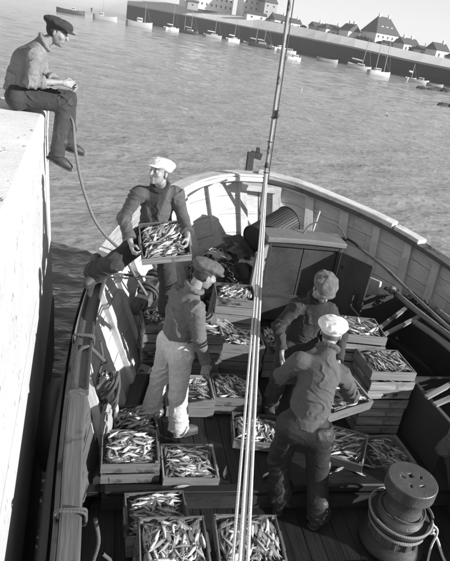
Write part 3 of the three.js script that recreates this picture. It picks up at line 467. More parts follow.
board('corner_board', 'pale triangular looking board end leaning on the bulwark by the open door', [3.42, D + 0.35, -6.9], [3.62, D + 0.42, -6.35], 0.04, 0.62, M.rail);
board('pen_lining', 'long dark lining board outboard of the fish pens below the ribs', [3.93, D + 0.37, -6.12], [4.26, D + 0.37, -2.0], 0.035, 0.74, M.dark);
{ // oars and boat hook lying on the pens
  const oar = (label, pts, r0, r1) => { const o = thing('oar', label, 'oar', [pts[0][0], pts[0][1], pts[0][2]], 'oars lying across the fish pens'); const b = V(...pts[0]); mesh('loom', tube(pts.map(p => V(...p).sub(b)), r0, 30, 9), M.oar, o); const e = V(...pts[0]).sub(b); const d = V(...pts[1]).sub(V(...pts[0])).normalize(); const s = mesh('grip', (() => { const g = new THREE.SphereGeometry(r1, 10, 8); g.translate(e.x, e.y, e.z); return g; })(), M.oar, o); return o; };
  oar('weathered oar with a knobbed pale end resting on the pen board', [[3.64, 1.64, -6.12], [3.70, 1.65, -5.55], [3.80, 1.66, -4.95], [3.98, 1.68, -4.1], [4.2, 1.7, -3.2]], 0.034, 0.055);
  oar('bent oar curving below the knobbed oar', [[3.56, 1.62, -5.30], [3.62, 1.64, -5.0], [3.70, 1.63, -4.66], [3.82, 1.6, -4.0], [3.9, 1.58, -3.3]], 0.036, 0.038);
  oar('short pale oar butt beside the starboard ribs', [[4.02, 1.64, -5.55], [4.05, 1.65, -5.2], [4.12, 1.66, -4.6], [4.22, 1.68, -3.9]], 0.040, 0.041);
  const h = thing('boat_hook', 'long dark boat hook with curled iron tip lying along the starboard bulwark', 'boat hook', [3.62, 1.72, -7.5]); const o = V(3.62, 1.72, -7.5);
  mesh('shaft', tube([V(3.64, 1.74, -7.36), V(3.68, 1.78, -6.5), V(3.72, 1.76, -5.7), V(3.80, 1.74, -4.8), V(3.95, 1.72, -3.6)].map(v => v.sub(o)), 0.021, 40, 8), M.oar, h);
  mesh('iron_tip', tube([V(3.64, 1.74, -7.38), V(3.62, 1.75, -7.52), V(3.53, 1.77, -7.62), V(3.45, 1.78, -7.58), V(3.46, 1.79, -7.48)].map(v => v.sub(o)), 0.016, 24, 8), M.irondark, h);
  // chain and cordage heaped at the oar ends
  const l = thing('chain_heap', 'rusty loops of chain and cord hanging over the pen board', 'chain', [3.6, 1.6, -6.0]); for (let i = 0; i < 15; i++) { const g = new THREE.TorusGeometry(0.022, 0.007, 6, 12); g.rotateY(rr(0, 3)); g.rotateX(rr(0, 3)); const t = i / 15; g.translate(lerp(-0.12, 0.42, t) + rr(-0.03, 0.03), 0.06 + rr(-0.03, 0.05), lerp(-0.05, 0.3, t) + rr(-0.04, 0.04)); mesh('link', g, M.irondark, l); }
}
// ---------------------------------------------------------------- gear in the bow: nets, baskets, slatted box
{
  const n = thing('net_heap', 'tangled heap of dark fishing net and rags in the port bow', 'net', [1.62, D, -6.95]);
  const g = new THREE.IcosahedronGeometry(1, 40), p = g.attributes.position; for (let i = 0; i < p.count; i++) { const a = V().fromBufferAttribute(p, i), w = n3(a.x * 3, a.y * 3, a.z * 3); const d = 1 + 0.26 * n3(a.x * 1.9, a.y * 1.9, a.z * 1.9) + 0.10 * (1 - 2 * Math.abs(n3(a.x * 4 + w, a.y * 4, a.z * 4 + w))) + 0.045 * (1 - 2 * Math.abs(n3(a.x * 9 + w * 2, a.y * 9, a.z * 9))); p.setXYZ(i, a.x * d * 0.48, Math.max(-0.02, a.y * d * 0.68 + 0.1), a.z * d * 0.48); } mesh('net_mound', weld(g), std(0.045, 0.85), n);
  const tangle = (cnt, r0, r1) => { const S = []; for (let i = 0; i < cnt; i++) { const pts = []; let a = rr(0, 6.28), r = rr(0.08, 0.5), da = rr(-0.6, 0.6), dr = rr(-0.05, 0.05); for (let k = 0; k < 8; k++) { const x = Math.cos(a) * r, z = Math.sin(a) * r, y = Math.sqrt(Math.max(0.02, 1 - r * r / 0.29)) * 0.72 * (1 + 0.20 * n3(x * 3.5, 2, z * 3.5)) + 0.09 + rr(-0.02, 0.03); pts.push(V(x, Math.max(0.03, y), z)); a += da + rr(-0.35, 0.35); r = clamp(r + dr + rr(-0.06, 0.06), 0.04, 0.54); } S.push(tube(pts, rr(r0, r1), 28, 5)); } return merge(S); };
  mesh('net_cords', tangle(90, 0.005, 0.011), std(0.05, 0.8), n).userData.kind = 'stuff'; mesh('net_head_rope', tangle(34, 0.008, 0.016), std(0.24, 0.85), n).userData.kind = 'stuff'; mesh('net_wet_cords', tangle(26, 0.006, 0.010), std(0.5, 0.5), n).userData.kind = 'stuff';
  for (let i = 0; i < 6; i++) { const w = new THREE.PlaneGeometry(0.42, 0.22, 40, 22), q = w.attributes.position; const a0 = [2.2, 0.6, 3.6, 1.4, 5.2, 2.9][i], r0 = [0.25, 0.3, 0.4, 0.12, 0.3, 0.44][i], y0 = Math.sqrt(Math.max(0.02, 1 - r0 * r0 / 0.29)) * 0.72 + 0.16; for (let k = 0; k < q.count; k++) { const x = q.getX(k), y = q.getY(k), f = 0.035 * Math.sin(x * 40 + 3 * n3(x * 5, y * 6, i)) * (0.4 + 0.6 * n3(x * 4, y * 4, i + 3)); q.setXYZ(k, x * 0.85, f + 0.05 * n3(x * 6, y * 6, i) - 1.1 * (x * x + y * y), y); } w.rotateZ([0.3, -0.2, 0.5, 0, -0.4, 0.4][i]); w.rotateY(a0 * 1.7); w.translate(Math.cos(a0) * r0, y0, Math.sin(a0) * r0); w.computeVertexNormals(); mesh('rag', w, new THREE.MeshStandardMaterial({ color: G([0.34, 0.5, 0.16, 0.1, 0.42, 0.2][i]), roughness: 0.9, side: THREE.DoubleSide }), n); }
}
{
  const b = thing('stave_basket', 'dark staved basket lying on its side behind the companionway', 'basket', [2.22, 1.93, -7.22]); b.rotation.set(0, 0.62, 0); // axis along local x
  const L = 0.72, r = 0.21, N = 40; for (let i = 0; i < N; i++) { const a = i / N * 6.283; const g = cbox(L, 0.031, 0.012, 0.003, 0, 0, r); g.rotateX(a); mesh('stave', g, M.dark, b); }
  for (const x of [-0.35, 0.34]) { const t = new THREE.TorusGeometry(r + 0.008, 0.009, 6, 40); t.rotateY(Math.PI / 2); t.translate(x, 0, 0); mesh('hoop', t, M.irondark, b); }
  mesh('lining', (() => { const c = new THREE.CylinderGeometry(r - 0.012, r - 0.012, L - 0.02, 30, 1, false); c.rotateZ(Math.PI / 2); return c; })(), M.dark, b);
  const e = new THREE.CircleGeometry(r - 0.01, 30); e.rotateY(Math.PI / 2); e.translate(0.365, 0, 0); mesh('end_board', e, M.dark, b); b.rotation.z = 0.30;
  const s = thing('support_chest', 'low dark chest under the staved basket in the bow', 'chest', [2.3, D, -7.0]); mesh('body', cbox(0.6, 0.66, 0.4, 0.01, 0, 0.33, 0), M.dark, s); mesh('lid', cbox(0.64, 0.03, 0.44, 0.008, 0, 0.676, 0), M.darkpaint, s);
  const sb = thing('sloped_board', 'dark worn board leaning among the nets in the bow', 'board', [1.92, D, -6.9]); mesh('plank', bar(V(-0.28, 0.9, -0.28), V(0.1, 0.55, 0.35), 0.3, 0.03, V(0, 1, 0.2)), M.cratedark, sb);
}
{
  const s = thing('slatted_box', 'pale slatted wooden box in the bow behind the companionway', 'box', [2.86, D + 0.05, -7.3]); s.rotation.y = -0.08;
  for (let i = 0; i < 6; i++) mesh('slat', cbox(0.088, 0.018, 0.34, 0.003, -0.245 + i * 0.098, 0.93, 0), i % 2 ? M.crate[1] : M.crate[3], s);
  for (let i = 0; i < 6; i++) mesh('slat', cbox(0.088, 0.9, 0.018, 0.003, -0.245 + i * 0.098, 0.45, 0.18), M.crate[3], s);
  for (const x of [-0.3, 0.3]) mesh('end_panel', cbox(0.018, 0.9, 0.34, 0.003, x, 0.45, 0), M.crate[3], s);
  const st = mesh('stick', tube([V(-0.02, 0, 0), V(0.03, 0.36, -0.02)], 0.012, 4, 6), M.rail); st.position.set(2.86, D + 0.99, -7.3); tag(st, 'thin pale stick standing up from the slatted box', 'stick');
  const hp = mesh('wire_hoop', tube([V(-0.32, 0, 0.1), V(-0.2, 0.16, 0.02), V(0, 0.22, 0), V(0.2, 0.17, 0.02), V(0.3, 0.04, 0.1)], 0.010, 24, 6), M.iron); hp.position.set(2.72, D + 1.2, -6.62); tag(hp, 'thin curved wire hoop standing over the companionway roof', 'hoop');
}
// ---------------------------------------------------------------- fender baulk, lashings, mooring hose, tyre
{
  const f = thing('fender_baulk', 'squared timber baulk lashed with dark rope against the port bulwark', 'timber', [0.47, 1.42, -5.72]);
  const a = V(-0.12, -0.05, 0.12), b = V(0.14, 0.22, -0.42); mesh('baulk', bar(a, b, 0.15, 0.15, V(0, 1, 0), 0.025), M.railwood, f);
  const d = b.clone().sub(a).normalize(); for (const t of [0.45, 0.52, 0.8, 0.87]) { const c = a.clone().lerp(b, t), pts = []; for (let i = 0; i < 12; i++) { const an = i / 12 * 6.283; const x = V(1, 0, 0).cross(d).normalize(), y = d.clone().cross(x); pts.push(c.clone().addScaledVector(x, Math.cos(an) * 0.115).addScaledVector(y, Math.sin(an) * 0.115)); } mesh('lashing', tube(pts, 0.016, 30, 6, true), M.ropedark, f); }
  mesh('lanyard', tube([V(-0.42, 0.52, 0.35), V(-0.15, 0.34, 0.0), V(0.08, 0.20, -0.30), V(0.2, 0.1, -0.42)], 0.013, 20, 6), M.ropedark, f);
}
tag((() => { const pts = [[-0.78, 3.36, -6.55], [-0.6, 3.33, -6.4], [-0.47, 3.28, -6.15], [-0.42, 3.05, -6.0], [-0.36, 2.76, -6.0], [-0.27, 2.48, -6.0], [-0.17, 2.26, -6.0], [-0.03, 2.09, -5.98], [0.12, 1.98, -5.9], [0.3, 1.75, -5.75], [0.5, 1.45, -5.75]].map(p => V(...p)); const o = mesh('mooring_rope', tube(pts, 0.017, 70, 8), std(0.2, 0.8, { map: T_rope, bumpMap: T_rope, bumpScale: 0.004 })); return o; })(), 'thick dark rope hanging from the quay down to the port rail', 'rope');
function lashingRing(label, z, r, n, mat) { const f = SIDES.port.fr.reduce((b, e) => Math.abs(e.r.z - z) < Math.abs(b.r.z - z) ? e : b); const c = f.r.clone().addScaledVector(f.hin, 0.07).add(V(0, 0.05, 0)); const o = thing('rail_lashing', label, 'rope', [c.x, c.y, c.z]); for (let k = 0; k < n; k++) { const pts = []; for (let i = 0; i < 24; i++) { const a = i / 24 * 6.283; pts.push(f.hin.clone().multiplyScalar(Math.sign(Math.cos(a)) * Math.sqrt(Math.abs(Math.cos(a))) * 0.088).add(V(0, Math.sign(Math.sin(a)) * Math.sqrt(Math.abs(Math.sin(a))) * r, 0)).addScaledVector(f.tn, (k - n / 2) * 0.024 + 0.02 * Math.sin(a + k))); } mesh('turn', tube(pts, 0.0095, 60, 7, true), mat, o); } mesh('tail', tube([V(0.14, 0.0, 0), V(0.17, -0.15, 0.04), V(0.14, -0.35, 0.08), V(0.2, -0.5, 0.05), V(0.26, -0.42, -0.02), V(0.2, -0.3, 0)], 0.012, 24, 6), mat, o); return o; }
lashingRing('frayed rope lashed round the smooth end of the port rail', -2.45, 0.066, 2, M.ropedark);
lashingRing('dark rope turns over the port rail where the iron strips end', -4.25, 0.06, 2, M.ropedark);
{
  const t = thing('tyre_fender', 'black rubber tyre fender hanging between the boat and the quay', 'tyre', [-0.36, 1.05, -4.05]); const g = new THREE.TorusGeometry(0.30, 0.105, 14, 34); g.rotateY(Math.PI / 2); g.scale(0.9, 1, 1); mesh('tyre', g, M.rubber, t); mesh('rope', tube([V(0.02, 0.3, 0), V(0.08, 0.55, 0), V(0.22, 0.78, -0.05), V(0.4, 0.6, -0.1)], 0.018, 20, 7), M.ropedark, t);
  const t2 = thing('rope_fender', 'dark bundled rope fender slung inside the port rail', 'fender', [0.02, 1.35, -4.12]); for (let i = 0; i < 9; i++) { const pts = []; const o = rr(-0.03, 0.03); for (let k = 0; k < 7; k++) { const a = k / 6 * 3.6 - 0.4; pts.push(V(0.05 + o + 0.07 * Math.cos(a + i), 0.2 - k * 0.075 + rr(-0.02, 0.02), 0.06 * Math.sin(a * 1.7 + i) + o)); } mesh('strand', tube(pts, rr(0.012, 0.02), 18, 6), i % 4 ? M.ropedark : M.rope, t2); }
  const c = thing('canvas_bag', 'pale rumpled canvas bundle tucked under the port rail', 'canvas', [0.08, 1.12, -4.0]); const q = new THREE.IcosahedronGeometry(1, 12), p = q.attributes.position; for (let i = 0; i < p.count; i++) { const a = V().fromBufferAttribute(p, i); const d = 1 + 0.3 * (1 - 2 * Math.abs(n3(a.x * 3, a.y * 1.2, a.z * 3))) * 0.6; p.setXYZ(i, a.x * d * 0.05, a.y * d * 0.17, a.z * d * 0.12); } mesh('bundle', weld(q), std(0.3, 0.9), c);
}
// ---------------------------------------------------------------- fish crates
const CW = 0.47, CD = 0.42, CH = 0.106;
function makeCrate(kind) {
  const g = new THREE.Group(), m = M.crate[kind], m2 = M.crate[(kind + 1) % 6], bw = 0.012, bh = 0.093, by = 0.0115 + bh / 2;
  const add = (n, geo, mat) => mesh(n, geo, mat, g);
  for (const s of [-1, 1]) add('side_board', box(CW, bh, bw, 0, by + (s > 0 ? 0 : 0.001), s * (CD / 2 - bw / 2), 0.003), s > 0 ? m : m2);
  for (const s of [-1, 1]) add('end_board', box(bw, bh + 0.006, CD - 2 * bw - 0.002, s * (CW / 2 - bw / 2), by, 0, 0.003), m2);
  for (const z of [-0.133, 0, 0.133]) add('bottom_board', box(CW - 0.03, 0.009, 0.126, 0, 0.022, z, 0.001), m2);
  for (const x of [-0.16, 0.16]) add('bearer', box(0.05, 0.015, CD - 0.03, x, 0.0085, 0, 0.001), M.cratedark);
  for (const x of [-1, 1]) for (const z of [-1, 1]) add('corner_post', box(0.022, CH - 0.018, 0.022, x * (CW / 2 - bw - 0.013), 0.018 + (CH - 0.018) / 2, z * (CD / 2 - bw - 0.013)), m2);
  for (const s of [-1, 1]) add('hand_cleat', box(0.014, 0.022, 0.16, s * (CW / 2 + 0.008), by + 0.02, 0, 0.001), m);
  return g;
}
const CRATES = [0, 1, 2, 3, 4, 5].map(makeCrate); CRATES.forEach(c => scene.remove(c));
function crate(x, y, z, ry, label, group, kind = Math.floor(rnd() * 6)) {
  const c = CRATES[kind].clone(); c.name = numbered('fish_crate'); c.position.set(x, y, z); c.rotation.y = ry; scene.add(c);
  c.userData = { label, category: 'crate' }; if (group) c.userData.group = group; return c;
}
// ---------------------------------------------------------------- sardines
function makeFish(bend, len) {
  const N = 11, K = 7, P = [], C = [], idx = [];
  const prof = [[0, 0.10], [0.05, 0.36], [0.13, 0.68], [0.25, 0.95], [0.4, 1.0], [0.55, 0.88], [0.7, 0.62], [0.82, 0.34], [0.88, 0.22], [0.93, 0.5], [1.0, 1.02]];
  for (let i = 0; i < N; i++) { const [t, w] = prof[i], tail = i >= 9, x = (t - 0.45) * len, b = bend * (t - 0.45) * (t - 0.45) * len * 2.2;
    for (let k = 0; k < K; k++) { const a = k / K * 6.283, hy = w * 0.104 * len * Math.sin(a), hz = (tail ? 0.006 : w * 0.052) * len * Math.cos(a); const notch = tail && i === 10 ? 0.09 * len * (1 - Math.abs(Math.sin(a))) : 0;
      P.push(x - notch, hy * (Math.sin(a) < 0 ? 1.08 : 0.92) + b, hz); const s = Math.sin(a); let c = s > 0.85 ? 0.06 : s > 0.55 ? 0.16 : s > 0.2 ? 0.38 : s > -0.5 ? 0.74 : 0.66; if (tail) c = 0.16; if (i < 2) c = Math.min(c, 0.30); if (i === 2 && Math.abs(s) < 0.5) c = 0.10; C.push(c, c, c); } }
  for (let i = 0; i + 1 < N; i++) for (let k = 0; k < K; k++) { const a = i * K + k, b = i * K + (k + 1) % K; idx.push(a, b, a + K, b, b + K, a + K); }
  P.push((0 - 0.46) * len, bend * 0.2 * len * 2.2, 0); C.push(0.25, 0.25, 0.25); const e = N * K; for (let k = 0; k < K; k++) idx.push(e, (k + 1) % K, k);
  // back fin and breast fin
  const f0 = P.length / 3; P.push(-0.02 * len, 0.08 * len, 0, 0.12 * len, 0.07 * len, 0, 0.10 * len, 0.14 * len, 0); C.push(0.2, 0.2, 0.2, 0.2, 0.2, 0.2, 0.25, 0.25, 0.25); idx.push(f0, f0 + 1, f0 + 2);
  const g = new THREE.BufferGeometry(); g.setAttribute('position', new THREE.Float32BufferAttribute(P, 3)); g.setAttribute('color', new THREE.Float32BufferAttribute(C, 3)); g.setIndex(idx); g.computeVertexNormals(); return g;
}
const FISH = [0, 0.1, -0.12, 0.2, -0.06, 0.03].map((b, i) => makeFish(b, [0.140, 0.150, 0.134, 0.146, 0.138, 0.156][i]));
const fishMat = new THREE.MeshPhysicalMaterial({ vertexColors: true, roughness: 0.4, side: THREE.DoubleSide, clearcoat: 0.3, clearcoatRoughness: 0.3 });
const fishMats = [1, 0.95, 0.8, 0.65].map(v => { const m = fishMat.clone(); m.color = G(v); return m; });
const heapFish = [];                                      // the rest beyond the 300 nearest
function fishMatrix(x, y, z, yaw, flat, tilt, sc) { return new THREE.Matrix4().compose(V(x, y, z), new THREE.Quaternion().setFromEuler(new THREE.Euler(flat, yaw, tilt, 'YZX')), V(sc, sc, sc)); }
function fillCrate(c, n, ind, heap = 0.03, main = rr(0, 3.14)) {
  c.updateMatrixWorld(); const out = [];
  for (let i = 0; i < n; i++) { const lay = i / n, yaw = (rnd() < 0.6 ? main + rr(-0.6, 0.6) : rr(0, 6.28)) + (rnd() < 0.5 ? Math.PI : 0), ex = Math.abs(Math.cos(yaw)) * 0.070 + 0.010, ez = Math.abs(Math.sin(yaw)) * 0.070 + 0.010;
    const x = rr(-1, 1) * (CW / 2 - 0.012 - ex), z = rr(-1, 1) * (CD / 2 - 0.012 - ez), dome = 1 - 0.6 * Math.max(Math.abs(x) / 0.2, Math.abs(z) / 0.18) ** 2;
    const y = 0.034 + lay * (0.066 + heap * dome) + rr(-0.003, 0.003);
    const m = fishMatrix(x, y, z, yaw, (rnd() < 0.5 ? 1 : -1) * rr(1.05, 1.57) + rr(-0.2, 0.2), rr(-0.07, 0.07), rr(0.85, 1.1)); out.push([c.matrixWorld.clone().multiply(m), Math.floor(rnd() * 6), lay]); }
  if (ind) for (const [m, k, lay] of out) { if (lay > ind.from) { const o = new THREE.Mesh(FISH[k], fishMats[Math.floor(rnd() * 4)]); o.castShadow = o.receiveShadow = true; o.name = numbered('sardine'); m.decompose(o.position, o.quaternion, o.scale); scene.add(o); tag(o, ind.label, 'fish', ind.group); } else heapFish.push([m, k]); }
  else for (const [m, k] of out) heapFish.push([m, k]);
}
const ORD = ['lowest', 'second', 'third', 'fourth', 'fifth', 'sixth', 'seventh', 'eighth'];
function stack(x, z, base, n, ry, label, group, fish = 130, o = {}) {
  let c; for (let i = 0; i < n; i++) { const top = i === n - 1; c = crate(x + rr(-0.008, 0.008) + (o.lean || 0) * i, base + i * (CH + 0.002), z + rr(-0.008, 0.008), ry + rr(-0.02, 0.02), top && o.top ? o.top : n === 1 ? label : ORD[i] + ' ' + label, top ? undefined : group, o.kind === undefined ? undefined : rnd() < 0.45 ? Math.floor(rnd() * 6) : o.kind); if (!top) fillCrate(c, 26, null, -0.03); }
  if (fish) fillCrate(c, fish, o.ind, o.heap ?? 0.035); return c;
}
// nearest pair on the after deck
stack(0.575, -2.69, LOW, 4, 0.03, 'crate from below in the after stack nearer the port rail', 'lower crates of the after port stack', 292, { top: 'brimming sardine crate on the after deck stack nearer the port rail', kind: 3, ind: { from: 0.73, label: 'sardine in the brimming after deck crate nearer the port rail', group: 'sardines in the after crate nearer the port rail' } });
stack(1.10, -2.71, LOW, 4, -0.02, 'crate from below in the after stack crossed by the tackle lines', 'lower crates under the tackle lines', 292, { top: 'brimming sardine crate on the after deck crossed by the tackle lines', kind: 3, ind: { from: 0.73, label: 'sardine in the after deck crate crossed by the tackle lines', group: 'sardines in the crate crossed by the tackle lines' } });
stack(0.50, -3.14, LOW, 2, 0.05, 'half hidden crate from below against the deck step', 'crates against the deck step', 214);
// on the fore deck, port side
stack(0.295, -3.71, D, 2, 0.02, 'crate of the pair beside the port rail', undefined, 274, { top: 'brimming sardine crate topping the pair beside the port rail', kind: 3, ind: { from: 0.73, label: 'sardine in the top crate of the pair beside the port rail', group: 'sardines in the crate pair beside the port rail' } });
stack(0.80, -3.66, D, 1, -0.01, 'single full sardine crate at the step beside the man in pale trousers', undefined, 274, { kind: 1, ind: { from: 0.73, label: 'sardine in the single crate at the deck step', group: 'sardines in the single crate at the step' } });
stack(0.30, -4.20, D, 1, 0.12, 'shaded fish crate behind the pair beside the port rail', undefined, 214, { kind: 3 });
// amidships stacks behind the man in pale trousers
stack(1.36, -4.63, D, 2, -0.03, 'crate of the short stack amidships', 'lower crates of the short stacks amidships', 253, { top: 'full sardine crate topping the short stack left of the tackle lines', kind: 3 });
stack(0.88, -4.58, D, 2, 0.02, 'crate of the short stack by the pale trousered man', 'lower crates of the short stack by the pale trousers', 234, { top: 'shaded full crate topping the short stack behind the pale trousered man', kind: 1 });
stack(1.50, -5.27, D, 4, -0.04, 'crate from below in the middle stack behind the tackle lines', 'crates of the middle stack amidships', 274, { top: 'full sardine crate topping the middle stack behind the tackle lines', kind: 1 });
stack(1.02, -5.24, D, 5, 0.03, 'crate from below in the stack at the elbow of the pale trousered man', 'crates of the stack behind the pale trousered man', 234, { top: 'full crate with raised end at the elbow of the pale trousered man', kind: 1 });
stack(1.99, -5.30, D, 4, 0.04, 'crate from below in the stack right of the tackle lines', 'crates of the stack right of the tackle lines', 253, { top: 'full crate topping the stack between the tackle lines and the dark jacketed man', kind: 1 });
stack(1.46, -5.74, D, 7, -0.06, 'crate from below in the tallest stack before the nets', 'crates of the tallest port stack', 234, { top: 'full sardine crate on the tallest stack before the net heap', kind: 0, heap: 0.01 });
stack(0.64, -5.42, D, 5, 0.10, 'crate from below under the boot of the man lifting a box', 'crates under the lifting man', 60, { kind: 3 });
stack(1.50, -4.11, D, 1, -0.12, 'full sardine crate standing alone behind the tackle lines', undefined, 253);
// starboard stacks
stack(2.77, -4.37, D, 7, 0.03, 'crate from below in the tall front starboard stack', 'crates of the tall front starboard stack', 274, { top: 'full sardine crate topping the tall front starboard stack', kind: 2 });
stack(2.66, -4.86, D, 8, -0.1, 'crate from below in the tallest rear starboard stack', 'crates of the tallest rear starboard stack', 274, { top: 'full sardine crate topping the tallest rear starboard stack by the dark door', kind: 2 });
stack(2.70, -3.82, D, 1, 0.08, 'sardine crate with neat rows of fish between the capstan and the tall stack', undefined, 234, { kind: 3, heap: 0.0 });
{ const c = crate(2.22, D + 0.105, -3.80, -0.5, 'tipped crate spilling sardines beside the bending man', undefined, 1); c.rotation.z = 0.13; c.rotation.x = 0.1; fillCrate(c, 200, null, 0.06); }
{ // stencilled marks on the third crate from the top of the front starboard stack
  const c = scene.children.filter(o => o.userData.label === 'fifth crate from below in the tall front starboard stack')[0];
  if (c) for (const [x, w, r] of [[-0.055, 0.008, 0], [-0.045, 0.008, 0.5], [-0.033, 0.008, 0], [0.055, 0.008, 0], [0.066, 0.006, -0.5], [0.076, 0.006, 0.5], [0.087, 0.008, 0]]) { const g = box(w, 0.042, 0.002); g.rotateZ(r); g.translate(x, 0.058, CD / 2 + 0.0015); mesh('stencil_stroke', g, M.dark, c); }
}
// the box being lifted and the box under the bending man's arm
const heldBox = crate(0.53, 2.335, -5.02, 0.12, 'full sardine crate held up by the man at the port rail', undefined, 2); { const X = V(0.45, 0.085, 0.0).normalize(), Zr = V(0.15, -0.22, 0.36), Y = Zr.clone().cross(X).normalize(), Z = X.clone().cross(Y); heldBox.quaternion.setFromRotationMatrix(new THREE.Matrix4().makeBasis(X, Y, Z)); heldBox.position.copy(V(0.51, 2.49, -5.02).addScaledVector(Y, -0.1)); } fillCrate(heldBox, 270, null, 0.03);
const armBox = crate(1.98, 1.66, -3.72, 0.35, 'fish crate gripped under the arm of the bending white capped man', undefined, 1); armBox.rotation.set(0.2, 0.35, 0.1, 'YXZ'); fillCrate(armBox, 160, null, 0.03);
// fish dropped on the deck
for (const [x, y, z, yaw] of [[2.14, D + 0.115, -3.56, 0.5], [2.30, D + 0.115, -3.52, 2.4], [2.06, D + 0.115, -3.62, 1.2], [2.42, D + 0.115, -3.6, -0.4], [1.98, D + 0.115, -3.5, 0.1], [0.72, D + 0.048, -3.43, 0.2], [1.12, D + 0.015, -3.62, 1.3], [1.5, D + 0.015, -3.6, 0.6], [1.9, LOW + 0.014, -3.2, 0.4], [1.66, D + 0.014, -3.7, 0.1]]) { const o = new THREE.Mesh(FISH[Math.floor(rnd() * 6)], fishMat); o.castShadow = o.receiveShadow = true; o.name = numbered('sardine'); fishMatrix(x, y, z, yaw, 1.5, 0, 1).decompose(o.position, o.quaternion, o.scale); scene.add(o); tag(o, 'loose sardine dropped on the dark deck outside any crate', 'fish', 'sardines dropped on the deck'); }
{
  const gs = heapFish.map(([m, k]) => { const g = FISH[k].clone(); g.applyMatrix4(m); const c = g.attributes.color, t = rr(0.6, 1.08); for (let i = 0; i < c.count; i++) c.setXYZ(i, c.getX(i) * t, c.getY(i) * t, c.getZ(i) * t); return g; }); const g = mergeGeometries(gs); const o = mesh('sardines', g, fishMat); o.userData = { kind: 'stuff', label: 'silvery sardines heaped in the other crates', category: 'fish' };
}
